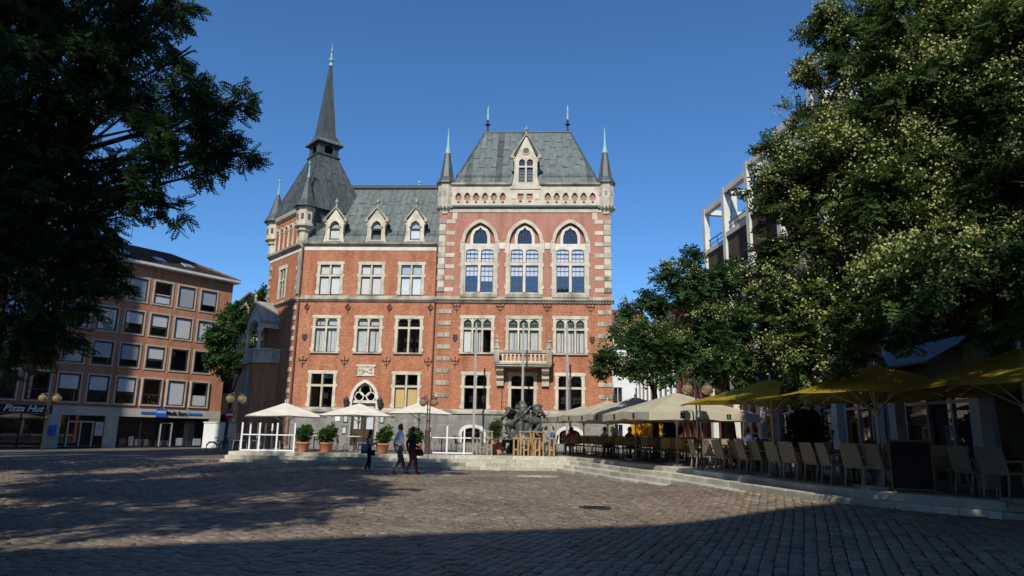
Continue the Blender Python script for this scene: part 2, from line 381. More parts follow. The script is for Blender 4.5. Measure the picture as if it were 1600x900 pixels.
def steps():
    for k in range(4):
        L = offset_line(TE, STEP * k + .02); L[1] = (-12.5, L[1][1]); Bk = offset_line(TE, STEP * k - .46); z1 = T - .15 * k; z0 = z1 - .17
        for i in range(len(L) - 1):
            if i == 0 and k: continue
            a, b_, c, d = Vector(L[i]), Vector(L[i+1]), Vector(Bk[i+1]), Vector(Bk[i])
            n = max(1, round((b_ - a).length / ((.56 if i < 4 else .95) + .1 * ((k * 7 + i) % 3))))
            cuts = [0] + sorted([(j + random.uniform(-.3, .3)) / n for j in range(1, n)]) + [1]
            for j in range(n):
                t0, t1 = cuts[j], cuts[j+1]
                e = .006 / max(.1, (b_ - a).length)
                q = [a.lerp(b_, t0 + e), a.lerp(b_, t1 - e), d.lerp(c, t1 - e), d.lerp(c, t0 + e)]
                ce = (q[0] + q[1]) / 2
                if z1 < gz(ce.x, ce.y) - .02: continue
                cen = (q[0] + q[1] + q[2] + q[3]) / 4; dz = random.uniform(-.006, .006); pr = random.uniform(-.008, .008)
                R = lambda s_, z: [(x.x - cen.x, x.y - cen.y, z) for x in [cen + (y_ - cen) * s_ for y_ in q]]
                mb = MB().loft([R(1, -.17), R(1, -.018), R(.965, 0)])
                o = mb.build('step_stone', 'step_stone', TERR, (cen.x + pr, cen.y + pr, z1 + dz))
steps()
# setts
def sd_terrace(X, Y):
    P = np.array(TE); best = np.full(X.shape, 1e9); sg = np.ones(X.shape)
    for i in range(len(P) - 1):
        a, b_ = P[i], P[i+1]; d = b_ - a; l2 = d @ d
        tt = np.clip(((X - a[0]) * d[0] + (Y - a[1]) * d[1]) / l2, 0, 1)
        px, py = X - (a[0] + tt * d[0]), Y - (a[1] + tt * d[1]); dist = np.hypot(px, py)
        side = np.where(px * d[1] - py * d[0] >= 0, 1.0, -1.0)
        u = dist < best - 1e-9; best = np.where(u, dist, best); sg = np.where(u, side, sg)
    return best * sg
def sett_material(n, island):
    m, t, p, out = newmat(n); v = nd(t, 'ShaderNodeNewGeometry'); pos = v.outputs['Position']
    r = v.outputs['Random Per Island'] if island else nd(t, 'ShaderNodeObjectInfo').outputs['Random']
    col = ramp(t, r, [(0, (.132, .103, .076)), (.35, (.205, .162, .115)), (.7, (.19, .138, .10)), (1, (.255, .208, .152))])
    col = mixc(t, 1.0, col, ramp(t, noise(t, pos, .35, 4), [(.32, .72), (.68, 1.15)]), 'MULTIPLY')
    col = mixc(t, 1.0, col, ramp(t, noise(t, pos, 26, 3), [(.3, .75), (.7, 1.2)]), 'MULTIPLY')
    # pale patches near the steps
    for (cx, cy, rx, ry) in ((-2.5, 26.8, 1.3, 1.4), (1.0, 26.6, 1.3, .9), (-4.3, 28.6, 1.6, .8)):
        mp = nd(t, 'ShaderNodeMapping'); mp.inputs['Location'].default_value = (-cx/rx, -cy/ry, 0); mp.inputs['Scale'].default_value = (1/rx, 1/ry, 0); t.links.new(pos, mp.inputs[0])
        ln = nd(t, 'ShaderNodeVectorMath', operation='LENGTH'); t.links.new(mp.outputs[0], ln.inputs[0])
        ms = math_n(t, 'SUBTRACT', 1.0, ln.outputs['Value'], True)
        f = ramp(t, math_n(t, 'MULTIPLY', ms, math_n(t, 'ADD', noise(t, pos, 2.6, 4), .1)), [(.12, 0), (.38, .75)])
        col = mixc(t, f, col, (.50, .47, .42))
    t.links.new(col, p.inputs['Base Color']); p.inputs['Roughness'].default_value = .68; p.inputs['Specular IOR Level'].default_value = .35
    bump(t, p, noise(t, pos, 38, 4), .5, .012)
sett_material('sett', True); sett_material('sett_single', False)
def setts():
    A = rad(22); U = (cos(A), -sin(A)); Vd = (sin(A), cos(A)); W_ = .168
    cu, cv, lu, lv = [], [], [], []
    for i in range(-260, 150):
        u = i * W_; n = 190
        ln = rng.uniform(.155, .255, n); v = 3 + rng.uniform(0, .2) + np.concatenate([[0], np.cumsum(ln)[:-1]])
        cu.append(np.full(n, u)); cv.append(v + ln/2); lu.append(np.full(n, W_)); lv.append(ln)
    cu, cv, lu, lv = map(np.concatenate, (cu, cv, lu, lv))
    cu = cu + .05 * np.sin(cv * .55 + cu * .2)
    X = cu * U[0] + cv * Vd[0]; Y = cu * U[1] + cv * Vd[1]
    k = (Y > 5.2) & (Y < 34) & (np.abs(X) < .74 * Y + 3.2)
    cu, cv, lu, lv, X, Y = (a[k] for a in (cu, cv, lu, lv, X, Y))
    Z = np.array([gz(x, y) for x, y in zip(X, Y)]); sd = sd_terrace(X, Y)
    lim = np.zeros(len(X))
    for kk in range(4): lim = np.where(T - .15 * kk > Z + .01, STEP * kk + .09, lim)
    k = sd > lim; cu, cv, lu, lv, X, Y, Z = (a[k] for a in (cu, cv, lu, lv, X, Y, Z)); n = len(X)
    g = .013; top = .016
    J = lambda s: rng.uniform(-s, s, (n, 4))
    su = np.array([-1, 1, 1, -1]); sv = np.array([-1, -1, 1, 1])
    u0_ = (lu/2 - g/2)[:, None] * su + J(.008); v0_ = (lv/2 - g/2)[:, None] * sv + J(.008)
    tilt = rng.normal(0, .005, (n, 4)); dz = rng.normal(0, .004, n)
    rings = []
    for s_, z in ((1, 0), (1, top), (.84, top + .013)):
        uu, vv = u0_ * s_, v0_ * s_
        rings.append(np.stack([uu * U[0] + vv * Vd[0], uu * U[1] + vv * Vd[1], np.broadcast_to((z + dz * (z > 0))[:, None], (n, 4)) + (tilt if z > 0 else 0)], -1))
    R = np.concatenate(rings, 1)                       # n,12,3
    fq = []
    for a in (0, 4):
        for i in range(4): fq.append((a + i, a + (i+1) % 4, a + 4 + (i+1) % 4, a + 4 + i))
    fq.append((8, 9, 10, 11)); fq = np.array(fq)
    order = np.argsort(np.where(np.abs(X) < .72 * Y, Y, 99)); near = order[:300]; rest = order[300:]
    Vw = R[rest] + np.stack([X, Y, Z], -1)[rest][:, None, :]
    Fw = fq[None] + (np.arange(len(rest)) * 12)[:, None, None]
    tag(place('setts', npmesh('setts', Vw.reshape(-1, 3), Fw.reshape(-1, 4), 'sett'), SQ), kind='stuff')
    kinds = []
    for q in range(12):
        i = near[q * 7]; Vq = R[i] / np.array([1, 1, 1]); kinds.append((npmesh('sett', Vq, fq, 'sett_single'), lv[i]))
    for q, i in enumerate(near):
        me, L0 = kinds[q % 12]; o = place('sett', me, SQ, (X[i], Y[i], Z[i]))
        # stretch along the course to the length of this stone
        s_ = (lv[i] - g) / (L0 - g); Rm = Matrix.Rotation(-A, 4, 'Z')
        o.matrix_local = Matrix.Translation((X[i], Y[i], Z[i])) @ Rm @ Matrix.Diagonal((1, s_, 1, 1)) @ Rm.inverted()
setts()
def petals():
    n = 60000
    X = rng.uniform(-10, 13, n); Y = rng.uniform(6, 30, n)
    dens = np.where((X > 1.5), .75, .08) * np.exp(-((X - 6.5) / 4.2) ** 2) * np.exp(-((Y - 15.5) / 6) ** 2) + .02
    k = (rng.uniform(0, 1, n) < dens) & (sd_terrace(X, Y) > .02); X, Y = X[k], Y[k]; n = len(X)
    sd = sd_terrace(X, Y); Z = np.array([gz(x, y) for x, y in zip(X, Y)]) + .034
    lev = np.floor((sd - .02) / STEP) + 1; zs = T - .15 * np.clip(lev, 0, 9); Z = np.where((lev <= 3) & (zs + .004 > Z - .03), zs + .004, Z)
    a = rng.uniform(0, 2*PI, n); s_ = rng.uniform(.008, .019, n); c4 = np.array([0, PI/2, PI, 1.5*PI])
    ang = a[:, None] + c4; rr = s_[:, None] * np.array([1, .6, 1, .6])
    V = np.stack([X[:, None] + rr * np.cos(ang), Y[:, None] + rr * np.sin(ang), Z[:, None] + rng.uniform(0, .008, (n, 4))], -1)
    F = np.arange(n * 4).reshape(n, 4)
    tag(place('fallen_petals', npmesh('fallen_petals', V.reshape(-1, 3), F, 'petal')), 'cream tree blossom scattered over the cobbles and steps', 'petals', kind='stuff')
petals()

def manhole():
    c = on_level(930, 796, 0); c.z = gz(c.x, c.y)
    o = tag(empty('manhole_cover', (c.x, c.y, c.z + .024)), 'round iron manhole cover set in the sunlit cobbles', 'manhole cover')
    MB().lathe([(.36, 0), (.36, .018), (.31, .02)], n=24).build('ring', 'iron_black', o); d = MB().lathe([(.30, 0), (.30, .014)], n=24).build('lid', 'metal_dark', o)
    k = MB()
    for i in range(-3, 4):
        w = math.sqrt(.27**2 - (i*.075)**2); k.box(-w, w, i*.075-.018, i*.075+.018, .0145, .02)
    k.build('ribs', 'iron_black', d)
manhole()
# ================================================================ town hall
def profile(x0, x1, zs, zt, kind, n=10):
    c, hw, h = (x0 + x1) / 2, (x1 - x0) / 2, zt - zs; P = []
    for i in range(n + 1):
        t = -cos(PI * i / n) if kind != 'pointed' else -1 + 2 * i / n
        a = abs(t)
        if kind == 'round': z = math.sqrt(max(0, 1 - t*t))
        elif kind == 'flat': z = .25 + .75 * math.sqrt(max(0, 1 - a**4)) if a < .999 else 0
        else:
            k = .45; z = math.sqrt(max(0, (1 + k)**2 - (a + k)**2)) / math.sqrt(1 + 2*k)
            if kind == 'trefoil': z = z * (1 - .16 * abs(sin(PI * (a * 1.5)))) if a < .97 else 0
        P.append((c + t * hw, zs + h * z))
    P[0] = (x0, zs); P[-1] = (x1, zs); return P
def wall_grid(x0, x1, z0, z1, holes, y=0, mb=None, reveal=0, flip=False):
    """front sheet with openings; hole = (x0,x1,z0,z1[,zs,kind]); arches get spandrels; reveals go back by `reveal`"""
    mb = mb or MB(); xs = sorted({x0, x1, *[h[0] for h in holes], *[h[1] for h in holes]}); zs = sorted({z0, z1, *[h[2] for h in holes], *[h[3] for h in holes]})
    for i in range(len(xs) - 1):
        for j in range(len(zs) - 1):
            cx, cz = (xs[i] + xs[i+1]) / 2, (zs[j] + zs[j+1]) / 2
            if any(h[0] < cx < h[1] and h[2] < cz < h[3] for h in holes): continue
            mb.quad((xs[i], y, zs[j]), (xs[i+1], y, zs[j]), (xs[i+1], y, zs[j+1]), (xs[i], y, zs[j+1]))
    for h in holes:
        if len(h) > 4:
            P = profile(h[0], h[1], h[4], h[3], h[5])
            for (a, b), (c, d) in zip(P[:-1], P[1:]): mb.quad((a, y, b), (c, y, d), (c, y, h[3]), (a, y, h[3]))
            loop = [(h[0], h[2])] + P + [(h[1], h[2])]
        else: loop = [(h[0], h[2]), (h[0], h[3]), (h[1], h[3]), (h[1], h[2])]
        if reveal:
            for k in range(len(loop)):
                (a, b), (c, d) = loop[k], loop[(k+1) % len(loop)]
                mb.quad((a, y, b), (a, y + reveal, b), (c, y + reveal, d), (c, y, d))
    return mb
def ring(P, th, y0, y1, mb=None):
    """moulding of thickness th outside a profile line P (x,z)"""
    mb = mb or MB(); Q = []
    for i, p in enumerate(P):
        a, b = P[max(0, i-1)], P[min(len(P)-1, i+1)]; d = Vector((b[0]-a[0], b[1]-a[1])).normalized(); Q.append((p[0] - d.y*th, p[1] + d.x*th))
    for i in range(len(P) - 1):
        q = [P[i], P[i+1], Q[i+1], Q[i]]; mb.prism(q, y0, y1)
    return mb
def moulding(x0, x1, prof, mb=None):
    """prof: list of (y, z) closed polygon extruded along x"""
    mb = mb or MB(); n = len(prof)
    vs = [(x0, y, z) for y, z in prof] + [(x1, y, z) for y, z in prof]
    fs = [tuple(range(n-1, -1, -1)), tuple(range(n, 2*n))] + [(i, (i+1) % n, n + (i+1) % n, n + i) for i in range(n)]
    return mb.add(vs, fs)
FILL = {'c': 'curtain', 'w': 'blind_white', 'g': 'blind_grey', 'y': 'blind_yellow'}
def pane(x0, x1, y, z0, z1, gl, P, nm='pane'): return MB().quad((x0, y, z0), (x1, y, z0), (x1, y, z1), (x0, y, z1)).build(nm, gl, P)
def light(P, x0, x1, z0, z1, y, fill='', bars=(1, 1), sash='sash_brown', gl='glass', sw=.045, tall=1.0):
    """one glazed light: sash, pane, and what hangs behind it"""
    s = MB(); s.box(x0, x0+sw, y, y+.05, z0, z1).box(x1-sw, x1, y, y+.05, z0, z1).box(x0+sw, x1-sw, y, y+.05, z0, z0+sw).box(x0+sw, x1-sw, y, y+.05, z1-sw, z1)
    for i in range(1, bars[0]): xx = x0 + (x1-x0)*i/bars[0]; s.box(xx-.012, xx+.012, y+.006, y+.044, z0+sw, z1-sw)
    for j in range(1, bars[1]): zz = z0 + (z1-z0)*j/bars[1]; s.box(x0+sw, x1-sw, y+.009, y+.041, zz-.012, zz+.012)
    s.build('sash', sash, P)
    pane(x0+sw*.5, x1-sw*.5, y+.025, z0+sw*.5, z1-sw*.5, gl, P)
    if fill:
        zb = z1 - (z1 - z0) * tall
        if fill == 'c':
            c = MB(); n = 14; pts = [(x0 + (x1-x0)*i/n, y + .1 + .035*(i % 2) + random.uniform(-.01, .01)) for i in range(n+1)]
            gap = random.choice((None, None, 5, 8))
            for i in range(n):
                if gap is not None and abs(i - gap) < 1: continue
                (a, b), (c_, d) = pts[i], pts[i+1]; c.quad((a, b, zb), (c_, d, zb), (c_, d, z1), (a, b, z1))
            c.build('curtain', 'curtain', P)
        else: B(x0, x1, y+.06, y+.07, zb, z1).build('blind', FILL[fill], P)
TH = tag(empty('town_hall', (0, 46, 0), rad(-2.9)), 'red brick neo gothic town hall with sandstone trim and green copper roofs', 'building')
WY = .14                                              # the left wing stands back a little
def stone_window(x0, x1, z0, z1, y, cols, ztr, fills, head=None, glu='glass', sill=True):
    fr = .2; s = MB()
    s.box(x0, x0+fr, y-.05, y+.34, z0, z1-.22).box(x1-fr, x1, y-.05, y+.34, z0, z1-.22)
    s.box(x0-.06, x1+.06, y-.06, y+.34, z1-.22, z1)
    for zz in (ztr, z0 + .16):
        for sx, a in ((-1, x0), (1, x1)):
            lo, hi = (a-.08, a+.004) if sx < 0 else (a-.004, a+.08); s.box(lo, hi, y-.045, y+.1, zz-.1, zz+.12)
    w = s.build('window', 'sandstone', TH)
    if sill: moulding(x0-.05, x1+.05, [(y-.13, z0-.11), (y+.34, z0-.11), (y+.34, z0), (y-.02, z0), (y-.13, z0-.06)]).build('sill', 'sandstone_weathered', w)
    a, b = x0+fr, x1-fr; mw = .12; cw = (b - a - mw*(cols-1)) / cols; tz0, tz1 = ztr-.07, ztr+.07
    B(a, b, y-.02, y+.3, tz0, tz1).build('transom', 'sandstone', w)
    for c in range(1, cols):
        m_ = a + cw*c + mw*(c-1); MB().box(m_, m_+mw, y-.035, y+.28, z0, tz0-.003).box(m_, m_+mw, y-.035, y+.28, tz1+.003, z1-.223).build('mullion', 'sandstone', w)
    for c in range(cols):
        l, r = a + (cw+mw)*c, a + (cw+mw)*c + cw; f = fills[c]
        light(w, l, r, z0, tz0, y+.08, f[0], tall=f[2] if len(f) > 2 and f[2] else 1)
        light(w, l, r, tz1, z1-.22, y+.08, f[1], gl=glu)
        if head:
            hp = wall_grid(l, r, z1-.22-.34, z1-.22, [(l+.005, r-.005, z1-.22-.34, z1-.24, z1-.22-.33, head)], y+.0, reveal=.07)
            hp.build('window_head', 'sandstone', w)
    return (x0+.03, x1-.03, z0-.05, z1-.05)
holesL, holesM = [], []
# left wing, three storeys of cross windows
for cx, fl in ((-12.81, (('w', 'w'), ('w', 'w'))), (-9.88, (('w', 'w'), ('w', 'w'))), (-7.06, (('w', 'g'), ('w', 'g')))):
    holesL.append(stone_window(cx-.92, cx+.92, 10.86, 13.22, WY, 2, 12.22, fl, sill=False))
for cx, fl in ((-12.81, (('c', 'c'), ('c', 'c'))), (-9.86, (('c', 'c'), ('c', 'c'))), (-7.05, (('', ''), ('', '')))):
    holesL.append(stone_window(cx-.96, cx+.96, 6.85, 9.4, WY, 2, 8.55, fl, head='flat'))
for cx, fl in ((-12.82, (('', ''), ('', ''))), (-7.05, (('y', ''), ('y', '')))):
    holesL.append(stone_window(cx-.96, cx+.96, 3.1, 5.57, WY, 2, 4.56, fl, sill=False))
# main block: first and ground floor
for i, (x0, x1) in enumerate(((-3.46, -1.17), (-.37, 2.06), (2.84, 5.15))):
    holesM.append(stone_window(x0, x1, 6.9, 9.44, 0, 3, 8.52, ((('c' if i else 'w'), 'g'), ('c', 'g'), ('c' if i else '', 'g')), head='trefoil', glu='glass_leaded'))
for x0, x1 in ((-3.28, -1.38), (-.14, 1.76), (3.0, 4.95)):
    holesM.append(stone_window(x0, x1, 3.12, 5.6, 0, 2, 4.58, (('', ''), ('', '')), head='flat', sill=False))
# main block: three great arched windows
for cx in (-2.3, .83, 4.01):
    x0, x1, zs, zt = cx-1.08, cx+1.08, 14.62, 16.06
    holesM.append((x0, x1, 10.95, zt, zs, 'pointed'))
    P = profile(x0, x1, zs, zt, 'pointed', 18)
    w = ring([(x0, zs-.001)] + P[1:-1] + [(x1, zs-.001)], .23, -.1, .06)
    for a, b in ((x0-.2, x0+.03), (x1-.03, x1+.2)): w.box(a, b, -.07, .3, 10.95, zs)
    for zz, hh in ((14.3, .45), (13.0, .13), (11.45, .13)):
        w.box(x0-.29, x0-.197, -.06, .06, zz-hh, zz+hh).box(x1+.197, x1+.29, -.06, .06, zz-hh, zz+hh)
    w = w.build('arched_window', 'sandstone', TH)
    moulding(x0-.2, x1+.2, [(-.11, 10.72), (.4, 10.72), (.4, 11.1), (.1, 11.1), (-.11, 10.93)]).build('sill', 'sandstone_weathered', w)
    ty = wall_grid(x0, x1, 14.14, zt+.0, [(cx-.5, cx+.5, 14.56, 15.78, 15.0, 'trefoil')], .2, reveal=.12); ty.build('tympanum', 'brick_pink', w)
    PT = profile(cx-.5, cx+.5, 15.0, 15.78, 'trefoil', 18); fr = ring([(cx-.5, 14.56)] + PT + [(cx+.5, 14.56)], .2, .12, .22); fr.build('tracery_frame', 'sandstone_white', w)
    pane(cx-.5, cx+.5, .29, 14.5, 15.8, 'glass_leaded', w, 'leaded_pane')
    lead = MB()
    for k in range(1, 5): lead.box(cx-.5+.2*k-.012, cx-.5+.2*k+.012, .27, .285, 14.56, 15.6)
    for k in range(1, 5): lead.box(cx-.48, cx+.48, .268, .287, 14.56+.22*k-.01, 14.56+.22*k+.01)
    lead.build('lead_bars', 'lead_dark', w)
    B(x0, x1, .08, .3, 14.16, 14.56).build('lintel', 'sandstone_white', w)
    B(x0, x1, .0, .3, 12.99, 13.2).build('transom', 'sandstone', w)
    MB().box(cx-.09, cx+.09, -.02, .28, 11.1, 12.987).box(cx-.09, cx+.09, -.02, .28, 13.203, 14.157).build('mullion', 'sandstone_white', w)
    for l, r in ((x0+.12, cx-.09), (cx+.09, x1-.12)):
        light(w, l, r, 11.1, 12.99, .10, 'w', (3, 5), gl='glass_sky', tall=random.choice((.6, .68, .4, .63))); light(w, l, r, 13.2, 14.16, .10, 'w', (3, 3), gl='glass_sky')  # these blinds stand in for pale sky reflected in the panes
        wall_grid(l, r, 13.85, 14.16, [(l+.004, r-.004, 13.85, 14.15, 13.86, 'flat')], .05, reveal=.08).build('window_head', 'sandstone', w)
    for a, b in ((x0, x0+.12), (x1-.12, x1)): B(a, b, .03, .3, 11.1, 14.157).build('jamb', 'sandstone', w)
# portal
dx0, dx1 = -10.66, -9.04
holesL.append((dx0, dx1, T, 4.78, 3.55, 'pointed'))
PD = profile(dx0, dx1, 3.55, 4.78, 'pointed', 16)
po = ring([(dx0, T)] + PD + [(dx1, T)], .2, WY-.1, WY+.3).build('portal', 'sandstone_white', TH)
B(dx0, dx1, WY+.12, WY+.3, 3.42, 3.6).build('lintel', 'sandstone_white', po)
tr = MB()
for cx, cz, r in ((-9.85, 4.28, .34), (-10.25, 3.86, .26), (-9.45, 3.86, .26)):
    C = [(cx + r*cos(2*PI*i/16), cz + r*sin(2*PI*i/16)) for i in range(17)]; ring(C[::-1], .07, WY+.1, WY+.2, tr)
tr.build('tracery', 'sandstone_white', po)
wall_grid(dx0, dx1, 3.5, 4.78, [], WY+.26).build('leaded_pane', 'glass_leaded', po)
for a, b in ((dx0, -9.9), (-9.8, dx1)):
    d = B(a, b, WY+.2, WY+.27, T, 3.42).build('door', 'wood_dark', po); B(a+.15, b-.15, WY+.17, WY+.2, 1.7, 3.2).build('door_panel', 'blind_grey', po)
B(-9.9, -9.8, WY+.14, WY+.26, T, 3.42).build('door_post', 'wood_dark', po)
for lx in (-11.0, -8.72):
    l = MB().lathe([(.05, 3.05), (.12, 3.12), (.2, 3.55), (.23, 3.6), (.1, 3.75), (.03, 3.9)], (lx, WY-.3, 0), 6).build('wall_lantern', 'lead_dark', TH)
    MB().tube([(lx, WY, 3.1), (lx, WY-.15, 3.0), (lx, WY-.3, 3.06)], .025).build('bracket', 'iron_black', l)
rl = MB().box(-10.42, -9.3, WY-.05, WY+.1, 5.3, 5.86).box(-10.52, -9.2, WY-.1, WY+.1, 5.86, 6.0).box(-10.5, -9.22, WY-.08, WY+.1, 5.22, 5.3).build('relief_panel', 'sandstone', TH)
rr = MB()
for k in range(16): a = random.uniform(-10.3, -9.4); z = random.uniform(5.4, 5.76); rr.lathe([(.0, -.03), (.06, -.01), (.05, .03), (.0, .06)], (a, WY-.06, z), 6)
rr.build('carving', 'sandstone_weathered', rl)
for nx, nz, w_, h_, mm in ((-11.55, 2.2, .32, .4, 'sign_white'), (-11.0, 2.1, .3, .5, 'board_dark'), (-8.55, 2.1, .3, .5, 'board_dark'), (-11.05, 1.35, .3, .5, 'board_dark')):
    o = B(nx-w_/2, nx+w_/2, WY-.14, WY-.1, nz, nz+h_).build('notice_board', mm, TH)
    if mm == 'board_dark': B(nx-w_*.38, nx+w_*.38, WY-.155, WY-.14, nz+.06, nz+h_-.06).build('notice', 'blind_grey', o)
# cellar windows in the plinth
holesP = []
for cx in (-2.45, 3.95):
    holesP.append((cx-.68, cx+.68, .95, 1.9, 1.55, 'round'))
    P = profile(cx-.68, cx+.68, 1.55, 1.9, 'round'); w = ring([(cx-.68, .95)] + P + [(cx+.68, .95)], .22, -.18, .1).build('cellar_window', 'sandstone_white', TH)
    light(w, cx-.68, cx, .95, 1.9, .02, '', (3, 3)); light(w, cx, cx+.68, .95, 1.9, .02, '', (3, 3))
# walls
wall_grid(-15, -5.2, 2.95, 14.05, holesL, WY, reveal=.0).build('wing_wall', 'brick_orange', TH)
hL = [h for h in holesL if h[2] < 3]
wall_grid(-15, -5.2, 0, 2.95, [(dx0, dx1, T, 2.95)], WY-.1).build('wing_plinth', 'rubble_stone', TH)
wm = wall_grid(-5.2, 6.8, 2.95, 10.4, [h for h in holesM if h[3] < 10.4], 0)
wm.box(6.4, 6.8, .004, 12, 0, 10.4).box(-5.2, -4.8, .004, 12, 0, 10.4)
wm.build('block_wall', 'brick_orange', TH)
wu = wall_grid(-5.2, 6.8, 10.4, 17.0, [h for h in holesM if h[2] > 10.4], 0)
wu.box(6.4, 6.8, .004, 12, 10.4, 17).box(-5.2, -4.8, .004, 12, 10.4, 17); wu.build('block_upper_wall', 'brick_pink', TH)
wall_grid(-5.3, 6.9, 0, 2.95, holesP, -.12, reveal=.2).box(6.802, 6.9, -.1, 12, 0, 2.95).box(-5.3, -5.202, -.1, 1, 0, 2.95).build('block_plinth', 'rubble_stone', TH)
B(-14.6, 6.4, 11.5, 12, 0, 17).build('rear_wall', 'brick_dark', TH)
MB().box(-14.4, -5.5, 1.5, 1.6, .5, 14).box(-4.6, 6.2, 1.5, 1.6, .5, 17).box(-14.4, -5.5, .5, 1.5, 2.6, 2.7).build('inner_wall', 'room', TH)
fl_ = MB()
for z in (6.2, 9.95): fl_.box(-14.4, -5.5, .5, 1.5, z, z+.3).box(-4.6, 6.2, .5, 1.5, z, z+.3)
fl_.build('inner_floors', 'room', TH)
# mouldings
for a, b, y, nm in ((-15.05, -5.3, WY-.1, 'plinth_course'), (-5.38, 6.98, -.12, 'plinth_course')):
    moulding(a, b, [(y-.1, 2.8), (y+.2, 2.8), (y+.2, 3.1), (y+.1, 3.1), (y-.1, 2.95)]).build(nm, 'sandstone_weathered', TH)
moulding(-15.02, -5.22, [(WY-.2, 10.5), (WY-.06, 10.35), (WY+.1, 10.35), (WY+.1, 10.8), (WY-.03, 10.8), (WY-.03, 10.66), (WY-.2, 10.6)]).build('string_course', 'sandstone_weathered', TH)
moulding(-5.38, 6.98, [(-.26, 10.5), (-.06, 10.3), (.1, 10.3), (.1, 10.75), (-.03, 10.75), (-.05, 10.66), (-.26, 10.6)]).build('string_course', 'sandstone_weathered', TH)
dn = MB()
for k in range(60): x = -5.25 + k*.204; dn.box(x, x+.1, -.14, -.04, 10.32, 10.42)
dn.build('dentils', 'sandstone_weathered', TH)
B(-14.98, -5.22, WY-.03, WY+.1, 14.05, 14.3).build('frieze_band', 'sandstone_white', TH)
moulding(-15.05, -5.22, [(WY-.02, 14.3), (WY-.24, 14.48), (WY-.28, 14.6), (WY+.3, 14.6), (WY+.3, 14.3)]).build('wing_cornice', 'sandstone_weathered', TH)
B(-5.2, 6.8, -.05, .2, 16.82, 17.1).build('frieze_band', 'sandstone', TH)
moulding(-5.2, 6.8, [(-.05, 17.1), (-.18, 17.16), (-.18, 17.24), (-.06, 17.34), (.2, 17.34), (.2, 17.1)]).build('lower_cornice', 'lead_dark', TH)
# arcaded frieze
nich = [(-3.92 + k*.632, 18.28) for k in range(6)] + [(2.42 + k*.632, 18.28) for k in range(6)]
hf = [(x-.2, x+.2, 17.72, zt, 17.98, 'pointed') for x, zt in nich] + [(.28, .7, 17.78, 18.22), (.94, 1.36, 17.78, 18.22)]
wall_grid(-4.6, 6.2, 17.34, 18.75, hf, -.04, reveal=.16).build('arcade_frieze', 'sandstone', TH)
for h in hf:
    B(h[0]-.02, h[1]+.02, .08, .1, h[2]-.02, h[3]+.02).build('niche_brick', 'brick_pink', TH)
    if len(h) > 4: ring(profile(h[0], h[1], h[4], h[3], 'pointed', 8), .06, -.09, .0).build('niche_hood', 'sandstone', TH)
    B(h[0]+.12, h[1]-.12, -.14, -.042, h[2]-.14, h[2]-.02).build('corbel', 'sandstone_weathered', TH)
for a, b in ((-4.6, -.25), (1.95, 6.2)):
    moulding(a, b, [(-.04, 18.75), (-.2, 18.86), (-.22, 18.98), (.5, 18.98), (.5, 18.75)]).build('upper_cornice', 'sandstone_weathered', TH)
# quoins
def quoin(x0, x1, y0, y1, z0, z1, m='sandstone', P=TH):
    e = .018; R = lambda i, yy: [(x0+i, yy, z0+i), (x1-i, yy, z0+i), (x1-i, yy, z1-i), (x0+i, yy, z1-i)]
    return MB().loft([R(0, y1), R(0, y0+e), R(e, y0)][::-1]).build('quoin', m, P)
for k in range(9):
    z = 9.55 - .812*k
    if z > 3.1:
        for a in (-5.06, 5.86): quoin(a, a+.44, -.05, .1, z, z+.3, 'sandstone_weathered'); quoin(a+.46, a+.93, -.05, .1, z+.002, z+.298, 'sandstone_weathered')
for k in range(7):
    z = 11.1 + .815*k; quoin(-4.7, -4.06, -.03, .1, z, z+.29); quoin(5.7, 6.31, -.03, .1, z, z+.29)
    quoin(-5.24, -4.72, -.09, .1, z-.02, z+.3, 'sandstone_weathered'); quoin(6.33, 6.85, -.09, .1, z-.02, z+.3, 'sandstone_weathered')
    if k < 6: quoin(-5.2, -4.74, -.05, .1, z+.31, z+.785); quoin(6.35, 6.81, -.05, .1, z+.31, z+.785)
for a, b in ((-4.3, -3.95), (5.55, 5.9)): quoin(a, b, -.04, .1, 16.28, 16.8)
for cx in (-.74, 2.42):
    q = quoin(cx-.2, cx+.2, -.05, .1, 14.15, 14.6, 'sandstone_white')
# wall anchors and shields
an = MB(); an.box(-.018, .018, -.05, -.02, -.42, .35).box(-.26, .26, -.05, -.025, .1, .13)
for sx in (-1, 1): an.tube([(0, -.035, -.2), (sx*.16, -.035, -.05), (sx*.2, -.035, .12), (sx*.3, -.035, .3)], .016, 5).tube([(sx*.26, -.035, .04), (sx*.26, -.035, .2)], .014, 5)
an.lathe([(.0, -.05), (.05, 0), (0, .06)], (0, -.035, .36), 6)
an_m = an.mesh('wall_anchor', 'iron_black')
an2 = MB(); an2.box(-.018, .018, -.05, -.02, -.42, .38)
for sx in (-1, 1): an2.tube([(0, -.035, -.22), (sx*.16, -.035, -.02), (sx*.02, -.035, .18)], .018, 5).tube([(0, -.035, -.1), (sx*.2, -.035, .08), (0, -.035, .3)], .016, 5)
an2_m = an2.mesh('wall_anchor', 'iron_black')
for x in (-14.27, -11.38, -8.47, -5.62): place('wall_anchor', an2_m, TH, (x, WY, 9.92)); place('wall_anchor', an_m, TH, (x, WY, 6.15))
for x in (-3.78, -.78, 2.43, 5.39): place('wall_anchor', an_m, TH, (x, 0, 9.95))
place('wall_anchor', an_m, TH, (-3.77, 0, 6.2)); place('wall_anchor', an_m, TH, (5.55, 0, 6.2))
sh_m = MB().prism([(-.17, .2), (-.17, -.05), (-.1, -.2), (0, -.28), (.1, -.2), (.17, -.05), (.17, .2)], -.06, -.01).mesh('shield', 'lead_dark')
